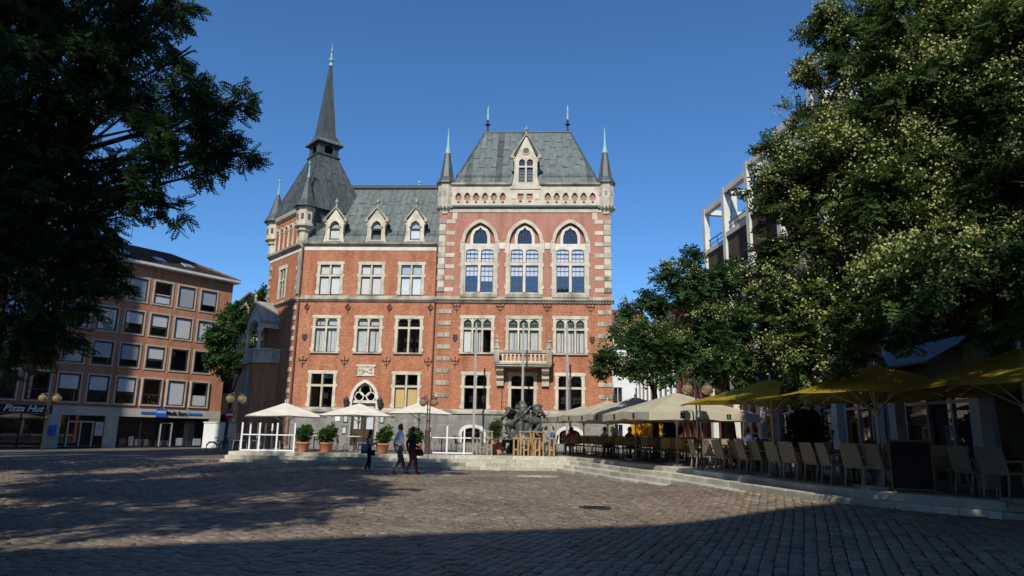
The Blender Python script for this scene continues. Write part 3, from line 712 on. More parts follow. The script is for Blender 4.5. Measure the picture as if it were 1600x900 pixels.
for x, y, z in ((-14.28, WY, 7.86), (-3.82, 0, 7.9), (5.47, 0, 7.85)): place('shield', sh_m, TH, (x, y, z))
for x, y, zt in ((-5.3, WY-.1, 14.4), (-14.86, WY-.1, 14.4)): MB().tube([(x, y, T), (x, y, zt)], .055, 8).build('downpipe', 'downpipe', TH)
MB().tube([(-.55, -.05, 3.1), (-.55, -.05, 5.9)], .03, 6).build('downpipe', 'downpipe', TH)
# balcony
bc = MB().box(-1.0, 2.7, -1.15, .02, 5.9, 6.02).box(-1.06, 2.76, -1.22, .02, 6.02, 6.14).build('balcony', 'sandstone_weathered', TH)
for x in (-.68, 2.34):
    MB().prism([(0, 4.68), (-.22, 4.68), (-.3, 5.0), (-.5, 5.15), (-.55, 5.45), (-.9, 5.62), (-1.0, 5.9), (0, 5.9)], x-.24, x+.24, lambda u, v, z: (v, u, z)).build('bracket', 'sandstone', bc)
MB().box(-.8, 2.5, -1.12, -.96, 6.14, 6.25).build('lower_rail', 'sandstone', bc); MB().box(-.85, 2.55, -1.16, -.92, 6.78, 6.96).build('top_rail', 'sandstone_weathered', bc)
for x in (-.9, 2.6): MB().box(x-.08, x+.08, -.95, 0, 6.14, 6.25).box(x-.1, x+.1, -.95, 0, 6.78, 6.955).box(x-.06, x+.06, -.6, -.5, 6.25, 6.78).build('side_rail', 'sandstone', bc)
for k in range(12):
    x = -.62 + k*.268
    wall_grid(x-.134, x+.134, 6.25, 6.78, [(x-.09, x+.09, 6.25, 6.7, 6.52, 'pointed')], -1.08, reveal=.08).build('baluster_panel', 'sandstone', bc)
for x in (-.88, 2.58):
    MB().box(x-.17, x+.17, -1.26, -.9, 6.141, 7.05).lathe([(.26, 7.05), (.2, 7.12), (.17, 7.2), (.15, 7.45), (.2, 7.5), (.08, 7.62), (.05, 7.72), (.11, 7.78), (.02, 7.95)], (x, -1.08, 0), 8).build('pinnacle', 'sandstone_weathered', bc)
# corner turrets
def turret(x, y, P, zc=16.3, zt=19.0, r=.6, cone=(21.4, 23.4), rot=PI/8):
    t = MB().lathe([(.16, zc-.15), (.24, zc), (.26, zc+.35), (.42, zc+.42), (.45, zc+.62), (.62, zc+.78), (.66, zc+.95), (r, zc+1.0), (r, zt-.1), (r+.07, zt)], (x, y, 0), 8, rot).build('corner_turret', 'sandstone', P)
    if P is TH:
        MB().lathe([(r+.16, zt-.02), (r+.12, zt+.12), (r-.1, zt+.5), (.2, cone[0])], (x, y, 0), 8, rot).build('cone_roof', 'copper_dark', t)
        MB().lathe([(.215, cone[0]-.01), (.1, cone[0]+.55), (.045, cone[1]-.5), (.01, cone[1])], (x, y, 0), 8, rot).build('spike', 'copper_bright', t)
        for k in range(8):
            a = rot + PI/8 + k*PI/4; px, py = x + (r*.93)*cos(a), y + (r*.93)*sin(a)
            MB().obox((px, py, zc+1.9), (-sin(a), cos(a), 0), (cos(a), sin(a), 0), (0, 0, 1), .09, .03, .14).build('blind_slit', 'sandstone_weathered', t)
        cr = MB()
        for k in range(16): a = k*PI/8; cr.obox((x + (r+.06)*cos(a), y + (r+.06)*sin(a), zc+.9), (-sin(a), cos(a), 0), (cos(a), sin(a), 0), (0, 0, 1), .055, .06, .08)
        cr.build('corbel_ring', 'sandstone_weathered', t)
    return t
for x, y in ((-4.85, .3), (6.5, .3), (6.5, 10.5)): turret(x, y, TH)
# roofs made of standing seam sheets
def sheet_roof(P, A, Bp, C, D, strips, rows, m, name='roof_sheet', m2=None):
    """A,B eaves left/right; C,D ridge right/left; sheets clipped between the hips"""
    A, Bp, C, D = map(Vector, (A, Bp, C, D)); nrm = (Bp - A).cross(D - A).normalized()
    ex = (Bp - A).normalized(); L = (Bp - A).length; upv = (D - A); upd = upv - ex * upv.dot(ex); H = upd.length; upd.normalize()
    xl0, xl1, xr0, xr1 = 0, upv.dot(ex), L, (C - A).dot(ex)
    pt = lambda x, t, o=0: A + ex*x + upd*(H*t) + nrm*o
    xmin, xmax = min(xl0, xl1), max(xr0, xr1); w = (xmax - xmin) / strips
    MB().quad(pt(xl0, 0, -.03), pt(xr0, 0, -.03), pt(xr1, 1, -.03), pt(xl1, 1, -.03)).build('roof_deck', m, P)
    for i in range(strips):
        sm = m2 if m2 and random.random() < .06 else m
        off = (i % 2) * .45 / rows
        ts = [0] + [(j + off*rows + random.uniform(-.1, .1)) / rows for j in range(1 - (i % 2) * 0, rows)] + [1]; ts = sorted(x for x in set(ts) if 0 <= x <= 1)
        for t0, t1 in zip(ts[:-1], ts[1:]):
            def cl(x, t): return min(max(x, xl0 + (xl1-xl0)*t), xr0 + (xr1-xr0)*t)
            xa, xb = xmin + i*w + .012, xmin + (i+1)*w - .012; g = .004
            q = [(cl(xa, t0+g), t0+g), (cl(xb, t0+g), t0+g), (cl(xb, t1-g), t1-g), (cl(xa, t1-g), t1-g)]
            if max(q[1][0]-q[0][0], q[2][0]-q[3][0]) < .03: continue
            o1, o0 = random.uniform(.0, .006), .012
            mb = MB().loft([[pt(x, t, -.02) for x, t in q], [pt(x, t, o1 + (.012 if t < (t0+t1)/2 else 0)) for x, t in q]])
            if q[1][0]-q[0][0] > w*.6 and q[2][0]-q[3][0] > w*.6:
                a, b = pt(q[0][0], t0+g, .012), pt(q[3][0], t1-g, .012); mb.loft([[a-ex*.01-nrm*.03, a+ex*.012-nrm*.03, a+ex*.012+nrm*.022, a-ex*.01+nrm*.022], [b-ex*.01-nrm*.03, b+ex*.012-nrm*.03, b+ex*.012+nrm*.022, b-ex*.01+nrm*.022]])
            mb.build(name, sm, P)
wr = MB().box(-14.4, -5.2, 3.9, 4.3, 19.8, 20.1).build('wing_roof', 'copper_dark', TH)
sheet_roof(wr, (-14.95, WY-.1, 14.6), (-5.2, WY-.1, 14.6), (-5.2, 4, 20.05), (-14.95, 4, 20.05), 22, 2, 'copper_green', m2='copper_dark')
B(-14.4, -5.2, 3.8, 4.4, 20.05, 20.3).build('ridge_cap', 'lead_dark', wr)
MB().lathe([(.08, 20.3), (.05, 20.5), (.1, 20.58), (.02, 20.8)], (-7.6, 4.1, 0), 8).build('ridge_finial', 'copper_bright', wr)
MB().quad((-14.95, 4.2, 20.1), (-5.2, 4.2, 20.1), (-5.2, 12, 14.6), (-14.95, 12, 14.6)).build('rear_slope', 'copper_dark', wr)
def snow_guard(P, x0, x1, y, z, n):
    s = MB()
    for dz in (.0, .12, .24): s.tube([(x0, y, z+dz), (x1, y, z+dz)], .012, 4)
    for k in range(n+1): x = x0 + (x1-x0)*k/n; s.tube([(x, y, z-.12), (x, y, z+.3)], .015, 4)
    s.build('snow_guard', 'copper_dark', P)
snow_guard(wr, -14.2, -5.3, .4, 15.3, 9)
mr = MB().zprism([(-2.5, 3.5), (4.14, 3.5), (4.14, 7.5), (-2.5, 7.5)], 24.3, 24.5).build('main_roof', 'copper_green', TH)
bl, br, tl, tr_ = (-4.45, .25, 19.0), (6.1, .25, 19.0), (-2.5, 3.5, 24.5), (4.14, 3.5, 24.5)
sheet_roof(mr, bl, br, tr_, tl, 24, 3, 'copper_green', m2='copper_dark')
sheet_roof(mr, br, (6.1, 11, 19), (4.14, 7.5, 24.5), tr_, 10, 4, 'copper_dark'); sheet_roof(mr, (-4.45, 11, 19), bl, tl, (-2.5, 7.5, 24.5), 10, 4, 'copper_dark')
MB().quad((6.1, 11, 19), (-4.45, 11, 19), (-2.5, 7.5, 24.5), (4.14, 7.5, 24.5)).build('rear_slope', 'copper_dark', mr)
for a, b in ((bl, tl), (br, tr_)): MB().tube([a, b], .07, 6).build('hip_roll', 'copper_dark', mr)
MB().tube([(-2.6, 3.5, 24.52), (4.24, 3.5, 24.52)], .1, 6).build('ridge_roll', 'copper_dark', mr)
MB().box(-4.45, -.2, .02, .22, 18.9, 19.12).box(1.9, 6.1, .02, .22, 18.9, 19.12).build('gutter', 'copper_green', mr)
snow_guard(mr, -4.2, -.3, .62, 19.62, 6); snow_guard(mr, 2.0, 5.8, .62, 19.62, 6)
for x in (-2.3, 3.94):
    f = MB().lathe([(.16, 24.45), (.1, 24.75), (.06, 24.85), (.06, 25.05), (.22, 25.2), (.06, 25.3), (.09, 25.5), (.05, 25.6)], (x, 3.6, 0), 8).build('roof_finial', 'lead_dark', mr)
    MB().lathe([(.09, 25.6), (.06, 26.4), (.08, 26.5), (.01, 26.85)], (x, 3.6, 0), 8).build('spike', 'copper_bright', f)
# roof dormers
def dormer(cx, y, z0, zsh, zap, hw, P, wins, ztop, depth, zfin):
    hs = [(a, b, c, d, e, 'pointed') if e else (a, b, c, d) for a, b, c, d, e in wins]
    d = wall_grid(cx-hw*.78, cx+hw*.78, z0, zsh, [h for h in hs], y, reveal=.2)
    d.add([(cx-hw*.78, y, zsh), (cx+hw*.78, y, zsh), (cx, y, zap)], [(0, 1, 2)])
    for sx in (-1, 1):
        d.prism([(sx*hw*.77, z0), (sx*hw, z0), (sx*hw*.95, z0+.25), (sx*hw*.85, z0+.7), (sx*hw*.85, zsh-.35), (sx*hw, zsh-.2), (sx*hw*1.04, zsh), (sx*hw*.77, zsh)][::sx], y-.06, y+.3, lambda x, yy, z: (cx+x, yy, z))
    o = d.build('dormer', 'sandstone', P)
    for sx in (-1, 1):
        a, b = Vector((cx+sx*hw*1.08, 0, zsh-.06)), Vector((cx, 0, zap+.1)); n_ = Vector((-(b-a).z, 0, (b-a).x)).normalized() * (.12 if sx > 0 else -.12)
        if n_.z < 0: n_ = -n_
        q = [(a.x, a.z), (b.x, b.z), (b.x+n_.x*0, b.z+n_.z*1.5), (a.x+n_.x, a.z+n_.z)]
        MB().prism(q if sx < 0 else q[::-1], y-.12, y+.25).build('gable_coping', 'sandstone_weathered', o)
        MB().quad((cx+sx*hw, y+.2, zsh-.05), (cx, y+.2, zap), (cx, y+depth, zap), (cx+sx*hw, y+depth, zsh-.05)).build('dormer_roof', 'copper_dark', o)
        MB().quad((cx+sx*hw*.8, y+.1, z0), (cx+sx*hw*.8, y+depth, z0), (cx+sx*hw*.8, y+depth, zsh), (cx+sx*hw*.8, y+.1, zsh)).build('dormer_cheek', 'lead_dark', o)
        MB().box(cx+sx*hw-.12, cx+sx*hw+.12, y-.14, y+.1, zsh-.12, zsh+.14).build('kneeler', 'sandstone_weathered', o)
    MB().lathe([(.12, zap-.05), (.07, zap+.15), (.06, zfin-.45), (.14, zfin-.35), (.16, zfin-.26), (.06, zfin-.2), (.04, zfin-.08), (.0, zfin)], (cx, y+.04, 0), 8).build('finial', 'sandstone_weathered', o)
    return o
for i, cx in enumerate((-12.72, -9.72, -6.94)):
    o = dormer(cx, WY-.02, 14.6, 16.25, 17.12, .74, TH, [(cx-.36, cx+.36, 14.8, 16.3-.08, 15.75)], 0, 1.6, 17.95)
    light(o, cx-.36, cx+.36, 14.8, 15.62, WY+.1, 'w' if i != 1 else ''); light(o, cx-.36, cx+.36, 15.66, 16.24, WY+.1, 'g')
    ring(profile(cx-.36, cx+.36, 15.75, 16.22, 'pointed'), .1, WY-.1, WY+.02).build('hood', 'sandstone', o)
cx = .85
o = dormer(cx, -.06, 18.78, 20.95, 22.6, .96, TH, [(cx-.5, cx-.06, 19.05, 20.18, 0), (cx+.06, cx+.5, 19.05, 20.18, 0), (cx-.5, cx-.06, 20.3, 20.82, 20.6), (cx+.06, cx+.5, 20.3, 20.82, 20.6)], 0, 2.6, 23.4)
for a, b in ((cx-.5, cx-.06), (cx+.06, cx+.5)): light(o, a, b, 19.05, 20.18, .06, 'w', (3, 5), 'sash_brown', 'glass_leaded', sw=.05); light(o, a, b, 20.3, 20.82, .06, '', (3, 3), 'sash_brown', 'glass_leaded', sw=.05)
C = [(cx + .22*cos(2*PI*i/16), 21.42 + .22*sin(2*PI*i/16)) for i in range(17)]; ring(C[::-1], .07, -.12, -.03).build('roundel_ring', 'sandstone', o)
MB().prism(C[:-1], -.075, -.062).build('roundel', 'lead_dark', o)
B(-.25, 1.95, -.1, .2, 18.55, 18.775).build('dormer_base', 'sandstone', o)
for a in (-.1, 1.55): MB().box(a, a+.26, -.08, 0, 17.82, 18.12).build('carved_panel', 'sandstone_white', TH)
# small bay on the right flank
bay = B(6.8, 7.35, 4, 6.2, 6.3, 8.8).build('side_bay', 'sandstone', TH); MB().add([(6.8, 3.8, 8.8), (7.5, 3.8, 8.8), (7.5, 6.4, 8.8), (6.8, 6.4, 8.8), (6.8, 5.1, 9.9), (7.1, 5.1, 9.6)], [(0, 1, 5, 4), (1, 2, 5), (2, 3, 4, 5), (0, 3, 2, 1)]).build('bay_roof', 'copper_green', bay)
# tower at the left corner, turned 45 degrees
TW = MB(); TS = 5.4; TB = 4.75
wall_grid(-TS, 0, 0, 14.0, [(-3.32, -2.35, 10.95, 13.2)], 0, TW); TW.box(-.02, 0, .004, TB, 0, 17.2).box(-TS, -TS+.02, .004, TB, 0, 17.3).box(-TS, 0, TB-.02, TB, 0, 17.3)
TWo = TW.build('tower', 'brick_orange', TH, rz=rad(-45.1))
c0 = TH.matrix_basis.inverted() @ Vector((-14.96, 46.76, 0)) if False else None
_R = Matrix.Rotation(rad(2.9), 3, 'Z'); _c = _R @ (Vector((-14.93, 46.79, 0)) - Vector((0, 46, 0))); TWo.location = (_c.x, _c.y, 0)
TX = -2.835
sw_ = MB().box(-3.5, -3.3, -.04, .1, 10.9, 13.3).box(-2.37, -2.17, -.04, .1, 10.9, 13.3).box(-3.56, -2.11, -.06, .1, 13.1, 13.38).box(-3.3, -2.37, -.02, .1, 12.2, 12.3).box(-2.86, -2.81, -.02, .1, 10.95, 13.1).build('window', 'sandstone', TWo)
for a, b in ((-3.3, -2.88), (-2.8, -2.37)):
    pane(a, b, .03, 10.95, 12.2, 'glass', TWo); pane(a, b, .03, 12.3, 13.1, 'glass', TWo)
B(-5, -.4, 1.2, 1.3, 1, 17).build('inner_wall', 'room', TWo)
moulding(-TS-.1, .08, [(-.02, 14.2), (-.26, 14.42), (-.28, 14.58), (.3, 14.58), (.3, 14.2)]).build('tower_cornice', 'sandstone_weathered', TWo)
B(-TS, 0, -.03, .1, 13.98, 14.2).build('frieze_band', 'sandstone_white', TWo)
moulding(-TS-.05, .05, [(-.02, 10.3), (-.2, 10.48), (-.2, 10.6), (-.03, 10.7), (.3, 10.8), (.3, 10.3)]).build('string_course', 'sandstone_weathered', TWo)
ar = [(-4.55 + k*.78, -4.55 + k*.78 + .42, 14.75, 16.35, 16.05, 'round') for k in range(5)]
wall_grid(-TS, 0, 14.58, 16.95, ar, 0, reveal=.35).build('arcade_wall', 'brick_orange', TWo)
for h in ar:
    ring(profile(h[0], h[1], 16.05, 16.35, 'round', 8), .13, -.08, .05).build('arch_hood', 'sandstone', TWo)
    B(h[0], h[1], .3, .32, 14.7, 16.4).build('louvre', 'lead_dark', TWo)
for k in range(6):
    x = -4.74 + k*.78; MB().lathe([(.12, 14.58), (.08, 14.68), (.07, 15.85), (.12, 15.95), (.13, 16.05)], (x+.0, -.02, 0), 8).build('colonnette', 'sandstone', TWo)
moulding(-TS-.1, .1, [(-.02, 16.9), (-.2, 17.05), (-.3, 17.3), (.3, 17.3), (.3, 16.9)]).build('eaves_cornice', 'sandstone', TWo)
# clad upper wall facing the wing roof
for k in range(9): y = .1 + k*.48; B(.002, .03 + .004*(k % 2), y, y+.465, 14.6, 17.32).build('wall_sheet', 'copper_dark', TWo)
for k in range(15):
    z = 3.3 + k*.72
    if z < 13.9 and not 9.9 < z < 10.9:
        quoin(-.62 if k % 2 else -.5, -.1, -.05, .1, z, z+.3, 'sandstone', TWo); quoin(-TS-.03, -TS+.5, -.05, .1, z, z+.3, 'sandstone_weathered', TWo)
quoin(-.3, .02, -.1, .1, 10.85, 13.95, 'sandstone_weathered', TWo)
bx = TS/2; by = TB/2
rc = lambda o, z: [(-bx-bx-o, -o, z), (o, -o, z), (o, TB+o, z), (-bx-bx-o, TB+o, z)]
sq = lambda h, z, cx=-bx, cy=by: [(cx-h, cy-h, z), (cx+h, cy-h, z), (cx+h, cy+h, z), (cx-h, cy+h, z)]
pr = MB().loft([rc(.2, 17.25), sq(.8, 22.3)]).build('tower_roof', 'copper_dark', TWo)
for k in range(4):
    f = lambda i: Vector(rc(.32, 17.3)[i % 4]); g_ = lambda i: Vector(sq(.86, 22.35)[i % 4])
    sheet_roof(TWo, f(k), f(k+1), g_(k+1), g_(k), 10, 2, 'copper_dark')
MB().loft([sq(.93, 22.3), sq(.97, 22.42), sq(.86, 22.5)]).build('belfry_base', 'lead_dark', TWo)
bf = MB()
for i in range(4):
    a, b = Vector(sq(.83, 0)[i]), Vector(sq(.83, 0)[(i+1) % 4]); ex = (b-a).normalized(); g = wall_grid(0, 1.66, 22.45, 23.5, [(.46, 1.2, 22.6, 23.3, 22.95, 'round')], 0, reveal=.12)
    nn = Vector((ex.y, -ex.x, 0)); bf.add([a + ex*x - nn*y + Vector((0, 0, z)) for x, y, z in g.v], g.f)
bf.build('belfry', 'copper_dark', TWo)
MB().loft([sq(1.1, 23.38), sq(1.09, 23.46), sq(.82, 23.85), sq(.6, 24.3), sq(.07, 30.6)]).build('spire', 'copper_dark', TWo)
MB().loft([sq(1.1, 23.47), sq(.97, 23.66), sq(.96, 23.68)]).build('spire_skirt', 'copper_green', TWo)
MB().lathe([(.16, 30.4), (.1, 30.75), (.2, 30.85), (.22, 30.95), (.08, 31.1), (.07, 31.6), (.15, 31.7), (.05, 31.8), (.0, 32.6)], (-bx, by, 0), 8).build('spire_finial', 'copper_bright', TWo)
for x, y in ((-.12, .12), (-TS+.1, .12), (-TS+.1, TB-.1)):
    r = .62; zt = 17.25
    MB().lathe([(.3, 14.55), (.36, 14.7), (.36, 15.35), (.5, 15.45), (.52, 15.6), (.72, 15.75), (.74, 15.9), (r, 15.98), (r, 16.95), (.72, 17.05), (.7, zt)], (x, y, 0), 8, PI/8).build('corner_turret', 'sandstone', TWo)
    MB().lathe([(.92, zt-.06), (.86, zt+.08), (.6, zt+.5), (.1, zt+2.3)], (x, y, 0), 8, PI/8).build('turret_roof', 'copper_dark', TWo)
    MB().lathe([(.1, zt+2.25), (.06, zt+2.7), (.03, zt+3.3), (.09, zt+3.38), (.09, zt+3.48), (.0, zt+3.56)], (x, y, 0), 8).build('turret_finial', 'copper_bright', TWo)
    for k in range(8):
        a = k*PI/4; MB().obox((x+.585*cos(a), y+.585*sin(a), 16.45), (-sin(a), cos(a), 0), (cos(a), sin(a), 0), (0, 0, 1), .09, .03, .2).build('blind_slit', 'brick_dark', TWo)
# porch with canopied oriel at the tower foot
pp = [(-5.7, .0), (-5.7, -.7), (-4.9, -1.5), (-3.0, -1.5), (-2.2, -.7), (-2.2, 0)]
MB().zprism(pp, 0, 6.15).build('porch', 'brick_orange', TWo)
og = lambda o: [(-3.95 + (x+3.95)*o, y*o) for x, y in pp]
MB().zprism(og(1.06), 6.15, 6.35).build('parapet_base', 'sandstone_weathered', TWo)
MB().zprism(og(1.03), 6.35, 7.0).build('parapet', 'sandstone', TWo); MB().zprism(og(1.08), 7.0, 7.16).build('parapet_coping', 'sandstone_weathered', TWo)
for (a, b) in zip(pp[:-1], pp[1:]):
    a, b = Vector((*a, 0)), Vector((*b, 0)); d = (b-a).normalized(); n_ = Vector((d.y, -d.x, 0)); k = max(1, round((b-a).length/.62))
    if a.x < -5.6 and b.x < -5.6 or a.x > -2.3 and b.x > -2.3: pass
    for j in range(k):
        c = a.lerp(b, (j+.5)/k)*1.0; c = Vector((-3.95 + (c.x+3.95)*1.035, c.y*1.035, 6.67)); MB().obox(c, d, n_, (0, 0, 1), .2, .03, .22).build('quatrefoil', 'sandstone_weathered', TWo)
for x, y in ((-5.0, -1.3), (-2.9, -1.3)): MB().lathe([(.2, 7.16), (.13, 7.3), (.12, 8.3), (.24, 8.5), (.25, 8.65)], (x, y, 0), 8).build('column', 'sandstone', TWo)
cg = wall_grid(-5.2, -2.7, 8.65, 9.3, [(-4.8, -3.1, 8.65, 9.28, 8.66, 'pointed')], -1.35, reveal=.3); cg.add([(-5.2, -1.35, 9.3), (-2.7, -1.35, 9.3), (-3.95, -1.35, 10.55)], [(0, 1, 2)])
for x in (-5.2, -2.7): cg.quad((x, -1.35, 8.65), (x, 0, 8.65), (x, 0, 9.3), (x, -1.35, 9.3))
cg.build('canopy_gable', 'sandstone', TWo)
for sx in (-1, 1): MB().loft([[(-3.95, -1.5, 10.7), (-3.95, 0, 10.7), (-3.95, 0, 10.55), (-3.95, -1.5, 10.55)], [(-3.95+sx*1.45, -1.5, 9.2), (-3.95+sx*1.45, 0, 9.2), (-3.95+sx*1.45, 0, 9.05), (-3.95+sx*1.45, -1.5, 9.05)]]).build('canopy_roof', 'stone_grey', TWo)
MB().lathe([(.1, 10.55), (.07, 10.9), (.13, 11.0), (.0, 11.2)], (-3.95, -1.4, 0), 8).build('canopy_finial', 'sandstone_weathered', TWo)
for x in (-5.05, -4.0): MB().box(x, x+.7, -1.56 if x > -4.5 else -1.5, -1.3, 3.2, 5.6).build('porch_niche', 'sandstone_weathered', TWo)
# ================================================================ other buildings
# ---- brick office building on the left
OF = tag(empty('office_building', (-25.02, 60, 0), rad(54)), 'four storey red brick office building with square windows above dark shopfronts', 'building')
def office():
    XL = -27.2; rows = [(11.3, 13.35), (8.68, 10.68), (6.05, 8.05), (3.22, 5.45)]; cols = [(-1.3 - 2.0*k - 1.68, -1.3 - 2.0*k) for k in range(12)]
    holes = [(a+.06, b-.06, z0+.06, z1-.06) for a, b in cols for z0, z1 in rows]
    wall_grid(XL, 0, 3.0, 14.3, holes, 0).box(-.3, 0, .003, 11, 0, 14.3).box(XL, XL+.3, .003, 11, 0, 14.3).box(XL, 0, 10.7, 11, 0, 14.299).build('wall', 'brick_office', OF)
    MB().box(XL+.3, -.3, .9, 1.0, 0, 14.2).box(XL+.3, -.3, .3, .9, 2.99, 3.1).build('inner_wall', 'room', OF)
    def frame(h, low):
        d = -.14 if low else -.05; w = 1.68; f = MB()
        f.box(0, .11, d, .2, 0, h).box(w-.11, w, d, .2, 0, h).box(.11, w-.11, d, .2, 0, .11).box(.11, w-.11, d, .2, h-.11, h); su = f.mesh('window', 'travertine')
        y = -.1 if low else -.01; g = MB().box(.11, .22, y, y+.1, .11, h-.11).box(w-.22, w-.11, y, y+.1, .11, h-.11).box(.22, w-.22, y, y+.1, .11, .2).box(.22, w-.22, y, y+.1, h-.22, h-.11)
        g2 = MB(); g2.v = list(g.v); g2.f = list(g.f); g2.box(.22, w-.22, y+.01, y+.09, h*.38, h*.38+.08)
        p = MB().quad((.2, y+.05, .15), (w-.2, y+.05, .15), (w-.2, y+.05, h-.15), (.2, y+.05, h-.15)).mesh('pane', 'glass_office')
        bl = [MB().box(.22, w-.22, y+.065, y+.075, h-.2-(h-.4)*k, h-.2).mesh('blind', m_) for k, m_ in ((1, 'blind_white'), (.55, 'blind_white'), (.7, 'blind_grey'))]
        lb = MB().box(.22, w-.22, y+.065, y+.075, .2, .2+(h-.4)*.45).mesh('blind', 'blind_white')
        return su, g.mesh('casement', 'sash_brown'), g2.mesh('casement', 'sash_brown'), p, bl + [lb, MB().box(.22, w-.22, y+.065, y+.075, .2, h-.2).mesh('blind', 'blind_grey')]  # full grey blind stands in for sky mirrored in the glass
    F = {r: frame(rows[r][1]-rows[r][0], r == 3) for r in range(4)}
    plan = {(0, 0): (0, 2), (0, 1): (0, 4), (0, 2): (1, 3), (0, 3): (0, 4), (1, 0): (0, 0), (1, 1): (0, 0), (1, 2): (1, 1), (1, 3): (0, 1), (2, 0): (0, -1), (2, 1): (0, -1), (2, 2): (1, 1), (2, 3): (0, 2),
            (3, 0): (0, 3), (3, 1): (0, 0), (3, 2): (1, -1), (3, 3): (1, 1)}
    R = random.Random(5)
    for r, (z0, z1) in enumerate(rows):
        for c, (a, b) in enumerate(cols):
            tr_, bl = plan.get((r, c), (R.choice((0, 0, 1)), R.choice((-1, 4, 2, 1, 4)))); su, g, g2, p, bs = F[r]
            w = place('window', su, OF, (a, 0, z0)); place('casement', g2 if tr_ else g, w); place('pane', p, w)
            if bl >= 0: place('blind', bs[bl], w)
            if (r, c) in ((3, 2), (3, 3)):
                lf = MB()
                for k in range(40): x, z = random.uniform(.3, 1.4), random.uniform(.2, .8); lf.obox((x, .15, z), (1, random.uniform(-1, 1), 0), (0, 1, 0), (0, .3, 1), .06, .004, .03)
                lf.build('window_plant', 'leaf_shrub', w)
    # stone fascia, piers, shopfronts
    for k in range(14): x = XL + (0 - XL)*k/14; B(x+.004, x + (-XL)/14 - .004, -.1, .1, 2.36, 3.0).build('fascia_slab', 'travertine', OF)
    for a, b in ((-.95, 0), (-9.3, -8.35), (-13.2, -12.3), (-18.5, -17.8), (-27.2, -26.3)):
        pr_ = MB()
        for j in range(4): pr_.box(a, b, -.08, .3, .0 + j*.59, .585 + j*.59)
        pr_.build('pier', 'travertine', OF)
    B(-.75, -.35, -.12, -.08, 1.1, 1.75).build('letter_box', 'lead_dark', OF)
    for a, b, n in ((-8.35, -.95, 4), (-12.3, -9.3, 2), (-17.8, -13.2, 3), (-26.3, -18.5, 4)):
        s = MB(); 
        for k in range(n+1): x = a + (b-a)*k/n; s.box(max(a, x-.04), min(b, x+.04), .12, .22, .1, 2.36)
        s.box(a, b, .13, .21, 1.95, 2.03).box(a, b, .05, .3, 0, .1); sf = s.build('shopfront', 'sign_black', OF)
        for k in range(n): x = a + (b-a)*k/n; pane(x+.04, x + (b-a)/n - .04, .17, .1, 1.95, 'glass', sf); pane(x+.04, x + (b-a)/n - .04, .17, 2.03, 2.36, 'glass', sf)
    for k, (x, w_, h_) in enumerate(((-7.9, .5, .55), (-7.2, .35, .7), (-6.7, .5, .5), (-6.1, .4, .5), (-4.6, .5, .4), (-3.4, .5, .6), (-1.9, .6, .55))):
        B(x, x+w_, .35, .5, .15, .15+h_).build('display', 'goods' if k < 5 else 'blind_grey', OF)
    B(-9.9, -9.35, .02, .06, .9, 1.9).build('poster', 'poster', OF)
    d = MB().box(-5.0, -4.93, .05, .12, .1, 1.95).box(-4.1, -4.03, .05, .12, .1, 1.95).box(-4.93, -4.1, .05, .12, 1.88, 1.95).build('shop_door', 'metal_grey', OF); pane(-4.93, -4.1, .08, .1, 1.88, 'glass', d)
    d2 = MB().box(-11.8, -11.7, .02, .11, .1, 1.95).box(-10.1, -10, .02, .11, .1, 1.95).box(-10.95, -10.85, .02, .11, .1, 1.95).box(-11.7, -10.1, .02, .11, 1.85, 1.95).build('shop_door', 'travertine', OF)
    # shop signs
    B(-6.75, -5.6, -.15, -.1, 2.62, 2.78).build('sign_bar', 'sign_blue', OF); B(-2.95, -1.7, -.15, -.1, 2.62, 2.78).build('sign_bar', 'sign_blue', OF)
    q = B(-5.6, -4.82, -.24, -.1, 2.4, 3.05).build('sign_box', 'sign_blue', OF)
    t1 = place('lettering', text_mesh('NWZ', .3, 'sign_white', .01, .15, .004), q, (-5.21, -.255, 2.76), rot=(PI/2, 0, 0)); t1.scale = (1.0, 1, 1)
    t2 = place('lettering', text_mesh('Media Store', .44, 'sign_black', .02, 0, .012), OF, (-3.88, -.13, 2.7), rot=(PI/2, 0, 0)); t2.scale = (.78, 1, 1)
    b_ = B(-16.6, -13.0, -.16, -.1, 2.4, 2.98).build('sign_board', 'sign_black', OF)
    place('lettering', text_mesh('Pizza Hut', .62, 'sign_white', .02, .35, .01), b_, (-14.8, -.18, 2.7), rot=(PI/2, 0, 0))
    B(-13.02, -12.6, -.3, -.1, .9, 1.6).build('projecting_sign', 'sign_blue', OF)
    # eaves and tiled hip roof
    MB().box(XL-.3, .4, -.45, 11.3, 14.3, 14.42).box(XL-.36, .46, -.5, -.42, 14.36, 14.56).build('eaves', 'concrete_white', OF)
    A, C, D = Vector((.4, -.42, 14.5)), Vector((-3.4, 4.8, 17.6)), Vector((XL, -.42, 14.5))
    rf = MB().add([(XL-.3, -.42, 14.43), (.4, -.42, 14.43), (.4, 11.2, 14.43), (XL-.3, 11.2, 14.43), (XL+3, 5, 16.85), (-3.4, 5, 16.85)], [(0, 1, 5, 4), (1, 2, 5), (2, 3, 4, 5), (3, 0, 4)]).build('roof', 'sash_brown', OF)
    upv = Vector((0, 5.42, 2.42)); n_ = Vector((0, -2.42, 5.42)).normalized(); ti = MB(); rows_ = 18
